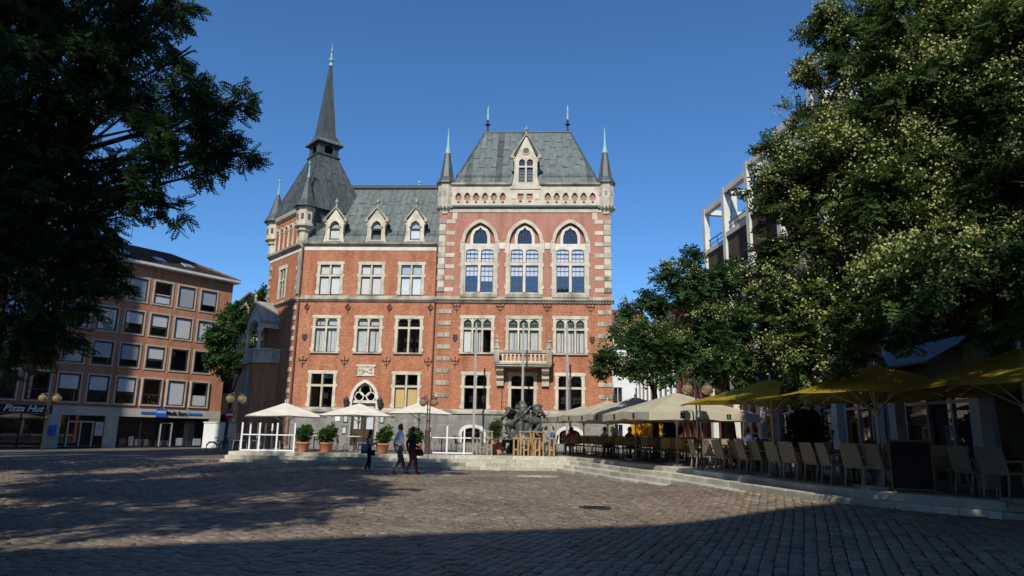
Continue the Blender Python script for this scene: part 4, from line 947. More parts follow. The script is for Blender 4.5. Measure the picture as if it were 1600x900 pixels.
    for j in range(rows_):
        t0 = j/rows_; x1 = .4 - 3.8*t0; x0 = XL - .3 + 3.3*t0; k = 0; x = x1 - (j % 2)*.08
        while x > max(x0, -21):
            for a, b, o in ((x-.30, x-.16, .0), (x-.155, x-.01, .035)):
                p0 = Vector((0, -.42, 14.45)) + upv*t0; p1 = p0 + upv*(1.05/rows_)
                ti.add([Vector((a, p0.y, p0.z)) + n_*(.05+o), Vector((b, p0.y, p0.z)) + n_*(.05+o), Vector((b, p1.y, p1.z)) + n_*(.01+o), Vector((a, p1.y, p1.z)) + n_*(.01+o),
                        Vector((a, p0.y, p0.z)), Vector((b, p0.y, p0.z))], [(0, 1, 2, 3), (4, 5, 1, 0)])
            x -= .31
    tag(ti.build('roof_tiles', 'roof_tile', OF), kind='stuff')
    tb = MB().tube([(.4, -.42, 14.55), (-3.4, 5, 16.92), (XL+3, 5, 16.92)], .12, 6).build('ridge_tiles', 'roof_tile', OF)
    for x, t0 in ((-9.0, .4), (-6.0, .38), (-3.6, .36)):
        c = Vector((x, -.42, 14.45)) + upv*t0 + n_*.1; sk = MB().obox(c, (1, 0, 0), upv, n_, .4, .5, .06).build('skylight', 'metal_grey', OF)
        MB().obox(c + n_*.062, (1, 0, 0), upv, n_, .32, .42, .004).build('pane', 'glass_sky', sk)
    MB().lathe([(.22, 14.6), (.22, 15.1), (.35, 15.15), (.3, 15.3), (.1, 15.4)], (-.9, 2.6, 0.5), 10).build('roof_vent', 'lead_dark', OF)
    MB().tube([(-7, 5, 17.5), (-7, 5, 19)], .03).build('antenna', 'metal_grey', OF)
office()
# ---- cream house in the gap
CH = tag(empty('cream_house', (-24.7, 63.5, 0)), 'cream rendered house behind the small tree beside the office building', 'building')
MB().box(-3.2, 3.2, 0, 8, 0, 11.0).add([(-3.2, 0, 11), (3.2, 0, 11), (3.2, 8, 11), (-3.2, 8, 11), (0, 0, 14), (0, 8, 14)], [(0, 1, 4), (2, 3, 5)]).build('wall', 'render_cream', CH)
for s_ in (-1, 1): MB().loft([[(0, -.4, 14.25), (0, 8.2, 14.25), (0, 8.2, 14.05), (0, -.4, 14.05)], [(s_*3.7, -.4, 10.85), (s_*3.7, 8.2, 10.85), (s_*3.7, 8.2, 10.65), (s_*3.7, -.4, 10.65)]]).build('roof', 'roof_tile', CH)
for z in (1.2, 4.6, 8.0):
    for x in (-1.9, .6):
        w = MB().box(x, x+.1, -.06, .05, z, z+1.7).box(x+1, x+1.1, -.06, .05, z, z+1.7).box(x+.1, x+1, -.06, .05, z, z+.1).box(x+.1, x+1, -.06, .05, z+1.6, z+1.7).build('window', 'sash_white', CH); B(x+.1, x+1, -.012, .01, z+.1, z+1.6).build('pane', 'shop_dark', w)
gw = tag(empty('garden_wall', (-23.6, 57.5, 0)), 'low white wall between the office building and the tower', 'wall')
MB().box(-1.6, 3.0, 0, .3, 0, 2.0).build('wall', 'render_white', gw); MB().box(-1.65, 3.05, -.05, .35, 2.0, 2.1).build('coping', 'concrete_white', gw)
# ---- modern building on the right with white concrete frames
MO = tag(empty('modern_building', (10.3, 35, 0), rad(-90)), 'modern brick building with stepped white concrete roof frames behind the trees', 'building')
def modern():
    L, MOD, W_ = 28.0, 3.3, 3.2
    B(.0, L, .9, 12, T, 11.0).build('core_wall', 'brick_brown', MO)
    for k in range(8):
        x = k*MOD; ang = math.atan2(.4, W_)
        m_ = bpy.data.objects.new('facade_bay', B(0, W_, 0, .9, 9.6, 11.0).mesh('facade_bay', 'brick_brown' if k != 4 else 'brick_red')); link(m_, MO); m_.location = (x, 0, 0); m_.rotation_euler = (0, 0, ang)
        for z0, z1 in ((6.3, 7.4), (3.75, 4.75)): B(0, W_, .01, .9, z0, z1).build('wall_panel', 'brick_brown' if k != 4 else 'brick_red', m_)
        MB().box(-.02, W_+.1, -.08, 1.0, 11.0, 11.22).build('coping', 'concrete_white', m_)
        MB().box(-.12, .16, -.12, .16, T, 13.5).build('post', 'concrete_white', m_); MB().box(W_-.1, W_+.14, -.06, .2, 11.22, 13.2).build('post', 'concrete_white', m_)
        MB().box(.162, W_+.16, -.1, .18, 13.2, 13.48).box(-.1, .15, .162, 2.3, 13.2, 13.47).box(W_-.08, W_+.12, .182, 2.3, 13.21, 13.47).build('frame_beam', 'concrete_white', m_)
        MB().box(-.1, .16, 1.7, 1.95, 11.0, 13.19).box(1.5, 1.75, 1.7, 1.95, 11, 13.2).box(-.1, W_, 1.69, 1.96, 12.9, 13.19).build('rear_frame', 'concrete_white', m_)
        r = MB().tube([(.16, .1, 11.75), (W_-.1, .1, 11.75)], .03, 5)
        r.tube([(.16, .1, 11.5), (W_-.1, .1, 11.5)], .02, 5)
        for j in range(4): r.tube([(.3+j*.85, .1, 11.2), (.3+j*.85, .1, 11.75)], .02, 5)
        r.build('balcony_rail', 'balcony_rail', m_)
        for z0, z1, it in ((7.4, 9.6, 'sash_white'), (4.75, 6.3, 'sash_brown')):
            w = MB().box(.2, .28, .3, .4, z0, z1).box(1.62, 1.7, .3, .4, z0, z1).box(W_-.1, W_, .3, .4, z0, z1).box(.28, W_-.1, .31, .39, z0, z0+.08).box(.28, W_-.1, .31, .39, z1-.08, z1).build('window', it, m_)
            pane(.28, W_-.1, .36, z0+.08, z1-.08, 'glass', m_)
            B(.2, W_, .75, .8, z0, z1).build('room_wall', 'interior_orange' if (k + (z0 > 6)) % 2 == 0 else 'blind_grey', m_)
    # ground floor
    wall_grid(0, L, T, 3.75, [(a, b, T, 3.1) for a, b in ((.6, 3), (4, 6.2), (7.2, 9.6), (11, 14.2), (15, 19), (20, 26))], .5).build('shop_wall', 'render_grey', MO)
    for a, b, n in ((.6, 3, 3), (4, 6.2, 2), (7.2, 9.6, 3), (11, 14.2, 4), (15, 19, 4), (20, 26, 5)):
        s = MB()
        for k in range(n+1): x = a + (b-a)*k/n; s.box(max(a, x-.04), min(b, x+.04), .55, .65, T, 3.1)
        s.box(a, b, .56, .64, 2.5, 2.58); o = s.build('shopfront', 'metal_grey', MO)
        for k in range(n): x = a + (b-a)*k/n; pane(x+.04, x + (b-a)/n-.04, .6, T, 3.1, 'glass', o)
        for k in range(n): x = a + (b-a)*(k+.5)/n; B(x-.25, x+.25, .8, .85, 1.2, random.uniform(1.9, 2.5)).build('display', random.choice(('goods', 'poster', 'interior_orange', 'blind_grey')), o)
    at_ = B(9.9, 10.4, .42, .5, 1.5, 2.6).build('cash_machine', 'sign_blue', MO); B(10.0, 10.3, .4, .42, 2.2, 2.5).build('screen', 'sign_white', at_)
    # louvre shutter, red brick pier, awning
    lv = B(16.9, 19.9, .02, .1, 4.1, 6.0).build('shutter_box', 'lead_dark', MO)
    for k in range(22): z = 4.15 + k*.085; MB().obox((18.4, -.03, z), (1, 0, 0), (0, 1, .9), (0, -.9, 1), 1.48, .045, .006).build('slat', 'louver', lv)
    MB().box(15.7, 16.85, -.06, .5, 3.4, 9.8).build('brick_pier', 'brick_red', MO)
    MB().box(16.95, 23, .1, .9, 6.1, 10.8).build('brick_panel', 'brick_red', MO)
    for x in (20.4, 21.8): w = MB().box(x, x+1, -.02, .2, 4.3, 5.9).build('window', 'sash_white', MO); B(x+.1, x+.9, -.04, -.025, 4.4, 5.8).build('pane', 'blind_grey', w)
    MB().loft([[(16.6, -.05, 3.95), (20.2, -.05, 3.95), (20.2, .0, 3.9), (16.6, .0, 3.9)], [(16.6, -1.25, 3.3), (20.2, -1.25, 3.3), (20.2, -1.22, 3.26), (16.6, -1.22, 3.26)]]).build('awning', 'awning_blue', MO)
modern()
# ---- street behind the terrace
def row_house(name, lab, p, rz, L, H, wallm, cols, rows_z, ww, wh, trim='sash_white', pil=0, roof=True, timber=False):
    h = tag(empty(name, (p[0], p[1], 0), rz), lab, 'building')
    xs = [L*(k+.5)/cols for k in range(cols)]; holes = [(x-ww/2, x+ww/2, z, z+wh) for x in xs for z in rows_z]
    wall_grid(0, L, 0, H, holes, 0).box(0, .2, .003, 8, 0, H).box(L-.2, L, .003, 8, 0, H).build('wall', wallm, h)
    B(.2, L-.2, .6, .7, 0, H).build('inner_wall', 'room', h)
    for x0, x1, z0, z1 in holes:
        w = MB().box(x0, x0+.08, -.03, .2, z0, z1).box(x1-.08, x1, -.03, .2, z0, z1).box(x0+.08, x1-.08, -.03, .2, z1-.08, z1).box(x0-.05, x1+.05, -.08, .2, z0-.08, z0).box((x0+x1)/2-.03, (x0+x1)/2+.03, .05, .1, z0, z1-.08).build('window', trim, h)
        pane(x0+.08, x1-.08, .12, z0, z1-.08, 'glass', w)
    for k in range(pil): x = L*k/(pil-1); B(max(0, x-.16), min(L, x+.16), -.14, -.003, 3.3, H-.3).build('pilaster', wallm if wallm != 'timber_red' else 'timber_red', h)
    if timber:
        for k in range(8): x = L*k/7; B(max(0, x-.11), min(L, x+.11), -.09, -.003, .0, H).build('timber_post', 'timber_red', h)
        for z in (3, 5.6, 8): B(0, L, -.12, -.092, z, z+.22).build('timber_beam', 'timber_red', h)
    MB().box(-.1, L+.1, -.35, -.004, H-.3, H).box(-.05, L+.05, -.3, -.145, 3.0, 3.25).build('cornice', trim if not timber else 'timber_red', h)
    if roof: MB().add([(-.2, -.4, H), (L+.2, -.4, H), (L+.2, 8.2, H), (-.2, 8.2, H), (-.2, 4, H+4), (L+.2, 4, H+4)], [(0, 1, 5, 4), (2, 3, 4, 5), (1, 2, 5), (3, 0, 4)]).build('roof', 'roof_tile', h)
    return h
row_house('white_house', 'white rendered house closing the far end of the side street', (7.0, 64), 0, 6.0, 10, 'render_white', 3, (1.0, 4.4, 7.2), .9, 1.6)
row_house('shop_house', 'white pilastered shop house lining the side street', (10.6, 57), rad(-90), 14, 9.5, 'render_white', 9, (.7, 4.2, 6.8), .9, 1.7, pil=10)
row_house('timbered_house', 'dark red half timbered house next to the modern building', (10.5, 42.8), rad(-88), 7.5, 9.5, 'brick_dark', 5, (1.0, 3.8, 6.3), .8, 1.3, 'timber_red', timber=True)
# ---- church on the left and the house row behind the photographer (they cast the long shadows)
def church():
    h = tag(empty('brick_church', (0, 0, 0)), 'tall brick church on the left side of the square, outside the view', 'church')
    # nave and tower stand left of the square; coordinates are local to the church
    h.location = (-22.0, 12, 0); h.rotation_euler = (0, 0, rad(-9))
    NX0, NX1, NH = -9.0, 1.0, 33.0
    lanc = [(NX0 + 1.2 + 2.9*k, NX0 + 2.6 + 2.9*k, 7, 22, 19.5, 'pointed') for k in range(3)]
    n = wall_grid(NX0, NX1, 0, NH, lanc, 9, reveal=.4); n.box(NX0, NX0+.4, -14, 8.9, 0, NH).box(NX1-.4, NX1, -14, 8.997, 0, NH); n.build('nave_wall', 'brick_dark', h)
    MB().add([(NX0-.2, 9.2, NH), (NX1+.2, 9.2, NH), (NX1+.2, -14, NH), (NX0-.2, -14, NH), (-4, 7, NH+3), (-4, -12, NH+3)], [(0, 1, 4), (1, 2, 5, 4), (3, 0, 4, 5), (2, 3, 5), (3, 2, 1, 0)]).build('nave_roof', 'copper_dark', h)
    for a in lanc: pane(a[0], a[1], 9.35, 7, 22, 'glass_leaded', h)
    for k in range(4): x = NX0 + .5 + 3*k; MB().loft([[(x-.45, 9.02, 0), (x+.45, 9.02, 0), (x+.45, 10.6, 0), (x-.45, 10.6, 0)], [(x-.45, 9.02, 24), (x+.45, 9.02, 24), (x+.45, 10.3, 22), (x-.45, 10.3, 22)]]).build('buttress', 'brick_dark', h)
    B(-14.0, NX0, -6, 6, 0, 12).build('link_wing', 'brick_dark', h)
    t = MB().box(-25, -14.0, -2, 8, 0, 66).build('steeple', 'brick_dark', h)
    MB().lathe([(7.2, 66), (.1, 98)], (-19.5, 3, 0), 4, PI/4).build('spire', 'copper_green', h)
church()
def back_row():
    h = tag(empty('terrace_row', (-4.2, -16.4, 0), rad(22) + PI), 'brick house row behind the viewpoint, outside the view', 'building')
    L0, L1, H = -7.5, 34, 24.0
    hs = [(L0 + 1 + 2.4*k, L0 + 2.2 + 2.4*k, z, z+1.7) for k in range(16) for z in (4.2, 7.4, 10.6, 13.8, 17, 20.2)]
    wall_grid(L0, L1, 0, H-.3, hs, 0).box(L0, L0+.3, .003, 9, 0, H-.3).box(L1-.3, L1, .003, 9, 0, H-.3).build('wall', 'brick_office', h)
    B(L0, L1, -.15, 9, H-.3, H).build('parapet', 'concrete_white', h)
    MB().box(L0+.3, L1-.3, .5, .6, 0, H-.4).build('inner_wall', 'room', h)
    for a in hs:
        w = MB().box(a[0], a[0]+.08, -.02, .2, a[2], a[3]).box(a[1]-.08, a[1], -.02, .2, a[2], a[3]).box(a[0]+.08, a[1]-.08, -.02, .2, a[2], a[2]+.08).build('window', 'sash_white', h); pane(a[0]+.08, a[1]-.08, .1, a[2]+.08, a[3], 'glass', w)
back_row()
# ================================================================ trees
def leaf_template(pairs, L, w, l):
    q = []
    for i in range(pairs):
        s_ = L * (.18 + .72 * i / max(1, pairs - 1))
        for sg in (-1, 1):
            d = np.array([.45, .89 * sg]); e = np.array([-d[1], d[0]]); b = np.array([s_, 0])
            sc = 1 - .25 * abs(i / max(1, pairs - 1) - .45)
            q.append([b, b + d*l*.45*sc + e*w*sc, b + d*l*sc, b + d*l*.5*sc - e*w*sc])
    b = np.array([L*.92, 0]); q.append([b, b + [l*.45, w], b + [l, 0], b + [l*.45, -w]])
    q = np.array(q); z = -.18 * np.abs(q[..., 1:2])
    return np.concatenate([q, z], -1)                   # k,4,3
def unit(a): return a / np.maximum(1e-9, np.linalg.norm(a, axis=-1, keepdims=True))
def sprays(P, A, N, tmpl, sc):
    """place a leaf template at P along axis A with normal N"""
    A = unit(A); B_ = unit(np.cross(N, A)); N = np.cross(A, B_); t = tmpl.reshape(-1, 3)
    V = P[:, None, :] + sc[:, None, None] * (t[None, :, 0:1]*A[:, None, :] + t[None, :, 1:2]*B_[:, None, :] + t[None, :, 2:3]*N[:, None, :])
    return V.reshape(-1, 3)
def clump_leaves(c, R, g, twigs, per, droop=.35, flat=.8):
    c = np.array(c, float)
    d = unit(g.normal(0, 1, (twigs, 3)) * [1, 1, flat]); ln = R * g.uniform(.55, 1.12, twigs)
    s_ = g.uniform(.25, 1.0, (twigs, per)) ** .75
    P = c + d[:, None, :] * (ln[:, None] * s_)[..., None] + np.array([0, 0, -1.]) * (droop * R * s_**2 * .5)[..., None] + g.normal(0, .05 * R, (twigs, per, 3))
    side = unit(g.normal(0, 1, (twigs, per, 3)) * [1, 1, .4])
    A = d[:, None, :]*.5 + side*.8 + np.array([0, 0, -.28])
    N = np.array([0, 0, 1.]) + g.normal(0, .45, (twigs, per, 3))
    tips = c + d * ln[:, None] + np.array([0, 0, -1.]) * (droop * R * .5)
    return P.reshape(-1, 3), A.reshape(-1, 3), N.reshape(-1, 3), tips, d
def make_tree(name, label, base, tr, clumps, leaf, seed, tw=26, per=9, tm=(4, .2, .022, .085), trunk_r=.28, fork=3.4, flowers=0, fmat='flower_cream', group=None, twig_r=.012):
    g = np.random.default_rng(seed); R_ = random.Random(seed)
    o = tag(empty(name, base), label, 'tree', group); bz = Vector(base)
    tmpl = leaf_template(*tm); PP, AA, NN, FP = [], [], [], []
    tb = MB(); fk = Vector((tr[0], tr[1], fork))
    # trunk with flare
    pts = [Vector((0, 0, -.2)), Vector((0, 0, .15)), Vector((0, 0, .7)), fk*.6, fk]; tb.tube(pts, [trunk_r*1.5, trunk_r*1.25, trunk_r*1.02, trunk_r*.92, trunk_r*.8], 10)
    # main limbs: group the clumps by direction, then branch on
    C = [(Vector(c) - bz, r) for c, r in clumps]; C.sort(key=lambda q: math.atan2(q[0].y - fk.y, q[0].x - fk.x))
    nl = max(3, len(C) // 6); size = -(-len(C) // nl)
    for i in range(0, len(C), size):
        gr = C[i:i+size]; mean = sum((q[0] for q in gr), Vector()) / len(gr)
        hub = fk.lerp(mean, .55) + Vector((R_.uniform(-.2, .2), R_.uniform(-.2, .2), .15))
        tb.tube([fk + Vector((0, 0, -.1)), fk.lerp(hub, .45) + Vector((R_.uniform(-.15, .15), R_.uniform(-.15, .15), .12)), hub], [trunk_r*.55, trunk_r*.33, trunk_r*.2], 7)
        for c, r in gr:
            md = hub.lerp(c, .5) + Vector((R_.uniform(-.25, .25), R_.uniform(-.25, .25), R_.uniform(0, .3)))
            tb.tube([hub, md, c], [trunk_r*.18, trunk_r*.1, .015], 5)
            for k in range(4):
                e = c + Vector((R_.gauss(0, 1), R_.gauss(0, 1), R_.gauss(0, .6))).normalized() * r * .8
                tb.tube([c.lerp(md, .3), (c + e) / 2 + Vector((0, 0, .05)), e], [.03, twig_r*1.4, twig_r*.6], 3)
    tb.build('trunk', 'bark', o, smooth=True)
    for c, r in C:
        k = max(6, int(tw * (r / 1.0) ** 2)); P, A, N, tips, d = clump_leaves(c, r, g, k, per); PP.append(P); AA.append(A); NN.append(N)
        if flowers:
            up_ = d @ np.array(to_sun) ; w_ = np.argsort(-up_ + g.normal(0, .3, len(up_)))[:int(len(up_) * min(1, flowers * g.choice([.25, .7, 1.2, 1.6])))]; FP.append(tips[w_]); FP.append(tips[w_[::2]] + g.normal(0, .12, (len(w_[::2]), 3)))
    P, A, N = map(np.concatenate, (PP, AA, NN)); n = len(P)
    V = sprays(P, A, N, tmpl, g.uniform(.75, 1.25, n)); F = np.arange(len(V)).reshape(-1, 4)
    tag(place('crown', npmesh('crown', V, F, leaf), o), kind='stuff')
    if flowers:
        Q = np.concatenate(FP); m_ = len(Q); K = 46
        off = g.normal(0, 1, (m_, K, 3)) * np.array([.13, .13, .10]) + np.array([0, 0, .07]); Cn = (Q[:, None, :] + off).reshape(-1, 3)
        a = unit(g.normal(0, 1, (len(Cn), 3))); b = unit(np.cross(a, g.normal(0, 1, (len(Cn), 3)))); s_ = g.uniform(.016, .030, len(Cn))[:, None]
        V = np.stack([Cn + a*s_, Cn + b*s_, Cn - a*s_, Cn - b*s_], 1).reshape(-1, 3)
        tag(place('blossom', npmesh('blossom', V, np.arange(len(V)).reshape(-1, 4), fmat), o), kind='stuff')
    return o
def px_clumps(L): return [(at_depth(x, y, Y), r) for x, y, Y, r in L]
left = [(30,30,12,1.3),(130,20,12,1.2),(225,10,12.5,.85),(280,8,12,.45),(60,110,11.5,1.3),(160,90,12,1.1),(235,60,12.6,.7),(290,85,12,.3),(345,150,12,.55),(380,160,12,.3),(300,140,12,.6),(285,205,12,.75),(350,215,12,.5),(385,240,12,.25),
        (325,270,12,.42),(262,250,12,.6),(266,325,12.3,.38),(228,285,12,.5),(20,200,12,1.1),(95,175,13,.75),(30,300,12,1.2),(110,320,12.5,.95),(165,340,13,.65),(60,400,12.5,1.2),(140,415,13,.75),(180,440,13,.35),
        (20,500,13,1.0),(85,500,13.5,.8),(130,470,13,.5),(50,550,13.5,.45),(0,555,13,.6),(175,165,13,.6),(180,290,12.8,.6),(120,240,12.5,.75),(195,245,12.4,.45),(215,165,12.3,.55),(70,250,12,.9),(240,195,12,.45),(200,125,12.2,.6),(150,385,12.8,.6),(310,175,12,.5),(330,245,12,.4)]
off = [(-120,60,11.5,1.7),(-130,220,12,1.7),(-120,380,12.5,1.6),(-100,520,13,1.3),(80,-110,12,1.6),(220,-110,12.5,1.3),(-60,-110,12,1.6),(-250,120,13,1.8),(-250,350,13,1.7),(60,-260,13,1.6),(-100,-260,13,1.7),(180,-240,13.5,1.2)]
high = [(Vector(c), r) for c, r in (((-9.5, 11.5, 12.5), 1.7), ((-7.5, 12.0, 13.0), 1.6), ((-6.0, 12.0, 13.6), 1.3), ((-5.0, 11.8, 13.2), 1.0), ((-8.5, 13.5, 14.2), 1.6), ((-6.5, 13.8, 14.0), 1.4), ((-10.8, 13.2, 14.0), 1.7), ((-12.5, 12.5, 12.5), 1.8), ((-5.8, 13.4, 14.4), 1.2), ((-13.5, 14.5, 10.5), 1.8), ((-14.8, 12.5, 8.5), 1.8))]  # unseen upper clumps, added to thicken the tree's shade on the ground
make_tree('broadleaf_tree', 'large dark leaved tree overhanging the left of the square', (-12.2, 13.2, 0), (.3, -.2), px_clumps(left + off) + high, 'leaf_dark', 3, tw=54, per=10, tm=(5, .24, .021, .09), trunk_r=.34, fork=3.6)
# second and third tree of the row, just outside the view on the left
def ball(c, R, n, r, seed):
    q = random.Random(seed); out = []
    while len(out) < n:
        v = Vector((q.uniform(-1, 1), q.uniform(-1, 1), q.uniform(-1, 1)))
        if .25 < v.length < 1: out.append((Vector(c) + Vector((v.x*R[0], v.y*R[1], v.z*R[2])), r * q.uniform(.75, 1.2)))
    return out
make_tree('broadleaf_tree', 'broad leafy tree standing behind and left of the viewpoint', (-9.5, 2.0, 0), (.2, .2), ball((-10.3, 2, 12.5), (4.4, 5.2, 5.6), 36, 1.5, 5), 'leaf_dark', 4, tw=11, per=8, tm=(3, .3, .05, .15), trunk_r=.4, fork=5)
right = [(1290,45,16.8,.75),(1345,20,16.5,1.0),(1420,30,15,1.2),(1500,40,13.6,1.1),(1585,50,12.3,1.1),(1335,105,16.6,.9),(1262,180,17,.75),(1335,195,16.4,1.0),(1430,130,15,1.2),(1530,150,13.2,1.1),(1590,160,12.4,1.0),
         (1228,270,17,.8),(1300,290,16.6,1.0),(1215,320,17,.6),(1410,240,15.4,1.15),(1500,260,13.8,1.05),(1585,270,12.4,1.0),(1245,370,17,.7),(1310,390,16.8,.85),(1390,360,15.6,.95),(1470,370,14.4,.9),(1560,390,13,.95),
         (1290,450,17,.7),(1360,455,16,.7),(1440,445,14.8,.65),(1530,455,13.4,.5),(1250,455,17.2,.7),(1595,470,12.6,.5),(1235,530,17.4,.55),(1300,520,17,.45),(1440,425,12.6,.75),(1500,415,12,.85),(1565,435,11.4,.8),(1380,430,14,.8),(1210,230,17.4,.6),(1300,235,16,.9),(1375,300,15,.9),(1450,310,14,.9),(1530,330,13,.9),(1360,520,15,.4),(1190,300,17.2,.45),(1205,390,17.3,.5),(1270,110,16.8,.5),(1390,80,15.5,.9),(1470,200,14,.9),(1270,500,17,.6),(1215,465,17.5,.75),(1180,435,18.5,.55),(1250,540,17.5,.7),(1300,560,16.5,.45),(1360,545,15.5,.45),(1420,500,14.2,.55),(1485,480,13.4,.55),(1225,590,18,.4),(1340,490,16,.6),(1545,500,12.6,.45)]
offr = [(1350,-90,16.5,1.3),(1450,-100,15,1.4),(1550,-100,13.5,1.3),(1660,60,12,1.2),(1670,220,12,1.2),(1660,370,12.3,1.1),(1640,-110,12.5,1.3),(1400,-220,16,1.4),(1520,-230,14.5,1.4)]
def near_clumps(L):
    out = []
    for x, y, Y, r in L:
        k = .84 if x < 1450 else .93; out.append((at_depth(x, y, Y*k), r*k))
    return out
make_tree('broadleaf_tree', 'leafy tree at the far left edge of the square, almost outside the view', (-19.2, 19.5, 0), (0, .2), ball((-19.2, 19.5, 8.8), (4.2, 4.4, 3.8), 34, 1.4, 17), 'leaf_dark', 18, tw=15, per=8, tm=(3, .3, .045, .14), trunk_r=.3, fork=4)
make_tree('broadleaf_tree', 'unseen leafy tree added behind and right of the viewpoint for shade', (10.2, 2.6, .2), (0, .2), ball((9.6, 3.2, 9.0), (4.4, 4.0, 4.2), 40, 1.35, 15), 'leaf_olive', 16, tw=14, per=8, tm=(3, .3, .05, .15), trunk_r=.3, fork=4)  # out of view, added to keep the sun off the right terrace
make_tree('flowering_tree', 'tall tree with cream blossom covering the right side of the view', (9.75, 13.4, T), (-.1, .05), near_clumps(right + offr), 'leaf_olive', 6, tw=66, per=11, tm=(4, .25, .027, .105), trunk_r=.24, fork=3.3, flowers=.46)
mid = [(950,560,25,.6),(937,580,25,.35),(1000,525,25,.9),(1022,470,25,.7),(1070,440,25,1.0),(1082,405,25,.5),(1060,535,25,1.0),(1120,500,24.5,1.1),(1140,435,25,.9),(1180,500,24,1.1),(1130,555,24,.9),(1190,560,23.5,.8),(1040,585,25,.4),(980,570,25,.45),(1205,430,24,.7),(1100,585,24.5,.5),
       (1035,425,25.5,.4),(1160,590,23.5,.5),(1100,470,26,.9),(990,480,26,.45)]
make_tree('leafy_tree', 'green tree reaching over the beige parasols beside the town hall corner', (7.7, 24.2, T), (-.1, 0), px_clumps(mid), 'leaf_mid', 8, tw=80, per=10, tm=(3, .25, .036, .12), trunk_r=.2, fork=2.6, flowers=.06)
make_tree('leafy_tree', 'slim trunked tree standing among the beige parasols', (6.5, 31.0, T), (0, 0), ball((6.9, 31.5, 6.2), (2.2, 2, 1.8), 9, .95, 9), 'leaf_mid', 10, tw=30, per=8, tm=(2, .24, .045, .13), trunk_r=.15, fork=2.8)
sm = [(335,520,55,1.0),(330,560,55,.8),(360,490,55.5,1.0),(350,580,55,.7),(415,520,54,.8),(390,570,54.5,.8),(350,520,55,1.4),(385,505,55,1.1),(365,560,55,1.0),(345,555,55,.9),(400,470,56,.9),(410,455,57,.6),(395,540,54.5,.9),(375,480,56,.8),(335,540,55,.7),(405,500,55,.9),(380,575,55,.5)]
make_tree('small_tree', 'small tree between the office building and the town hall porch', (-22.3, 55, 0), (.1, 0), px_clumps(sm), 'leaf_mid', 12, tw=60, per=8, tm=(1, .24, .085, .22), trunk_r=.16, fork=4.2)
# ================================================================ street furniture
def cloth_mat(n, c, trans):
    m, t, p, out = newmat(n); v = objvec(t); f = ramp(t, noise(t, v, 1.1, 4), [(.35, .86), (.7, 1.06)]); col = mixc(t, 1.0, c, f, 'MULTIPLY')
    t.links.new(col, p.inputs['Base Color']); p.inputs['Roughness'].default_value = .9; p.inputs['Specular IOR Level'].default_value = .1
    tr = nd(t, 'ShaderNodeBsdfTranslucent'); t.links.new(col, tr.inputs[0]); mx = nd(t, 'ShaderNodeMixShader'); mx.inputs[0].default_value = trans
    t.links.new(p.outputs[0], mx.inputs[1]); t.links.new(tr.outputs[0], mx.inputs[2]); t.links.new(mx.outputs[0], out.inputs[0])
cloth_mat('canvas_white', (.80, .75, .62), .16); cloth_mat('canvas_beige', (.55, .50, .37), .22); cloth_mat('canvas_yellow', (.40, .28, .03), .28); cloth_mat('parasol_yellow', (.80, .42, .02), .3)
def square_pt(a, h):
    c, s_ = cos(a), sin(a); k = h / max(abs(c), abs(s_)); return c*k, s_*k
def umbrella(label, x, y, side, apex, rim, m, rz=0, valance=0, mark=False, group=None, pole='pole_alu', vent=False):
    o = tag(empty('parasol', (x, y, T), rz), label, 'parasol', group); h = side/2; apex -= T; rim -= T; N = 24
    def ringz(f, z, sag=0): return [(*square_pt(2*PI*(i+.5)/N - PI/N, h*f), z - sag*abs(sin(2*(2*PI*i/N)))) for i in range(N)]
    c = MB(); c.loft([ringz(f, apex + (rim-apex)*(f**.93), .05*side/3.5*f) for f in (.04, .3, .55, .8, 1.0)], False)
    cn = c.build('canopy', m, o)
    if valance:
        v = MB(); r1 = ringz(1.001, rim, .05*side/3.5); r2 = [(p[0]*1.004, p[1]*1.004, p[2] - valance*(1 + .12*(i % 2))) for i, p in enumerate(r1)]; v.loft([r1, r2], False); v.build('valance', m, cn)
    if mark:
        mk = MB()
        for sd in range(4):
            for u in (-.42, .42):
                a = sd*PI/2; n_ = Vector((cos(a), sin(a), 0)); e = Vector((-sin(a), cos(a), 0)); ce = n_*(h*1.012) + e*(h*u) + Vector((0, 0, rim - valance*.5 - .04))
                for i in (-1, 1):
                    for j in (-1, 1): mk.obox(ce + e*(.045*i) + Vector((0, 0, .045*j)), e, n_, (0, 0, 1), .035, .004, .035)
        mk.build('printed_mark', 'board_dark', cn)
    if vent: MB().loft([ringz(.2, apex + (rim-apex)*.155 + .07), ringz(.02, apex+.08)], False).build('vent_cap', m, cn)
    MB().lathe([(.03, apex), (.04, apex+.08), (.0, apex+.16)], (0, 0, 0), 8).build('finial', pole, o)
    MB().tube([(0, 0, 0), (0, 0, apex)], .035, 8).build('pole', pole, o)
    MB().lathe([(.05, rim-.42), (.07, rim-.4), (.07, rim-.28), (.05, rim-.26)], (0, 0, 0), 8).build('hub', pole, o)
    for k in range(8):
        a = k*PI/4; ex, ey = square_pt(a + 1e-4, h*.98); MB().tube([(ex*.03, ey*.03, apex-.09), (ex*.5, ey*.5, apex + (rim-apex)*(.5**.93) - .075), (ex, ey, rim-.09)], .014, 4).build('rib', pole, o)
        MB().tube([(0, 0, rim-.34), (ex*.5, ey*.5, apex + (rim-apex)*(.5**.93) - .085)], .012, 4).build('strut', pole, o)
    MB().box(-.38, .38, -.38, .38, .0, .07).lathe([(.09, .07), (.07, .3)], (0, 0, 0), 8).build('base', 'stone_grey', o)
    return o
def um(label, px, Y, ya, yr, side, m, rz=0, **k):
    a = at_depth(px, ya, Y); r = at_depth(px, yr, Y); return umbrella(label, a.x, Y, side, a.z, r.z, m, rz, **k)
gW, gB, gY = 'white parasols by the windbreaks', 'beige parasols on the terrace', 'yellow parasols on the right'
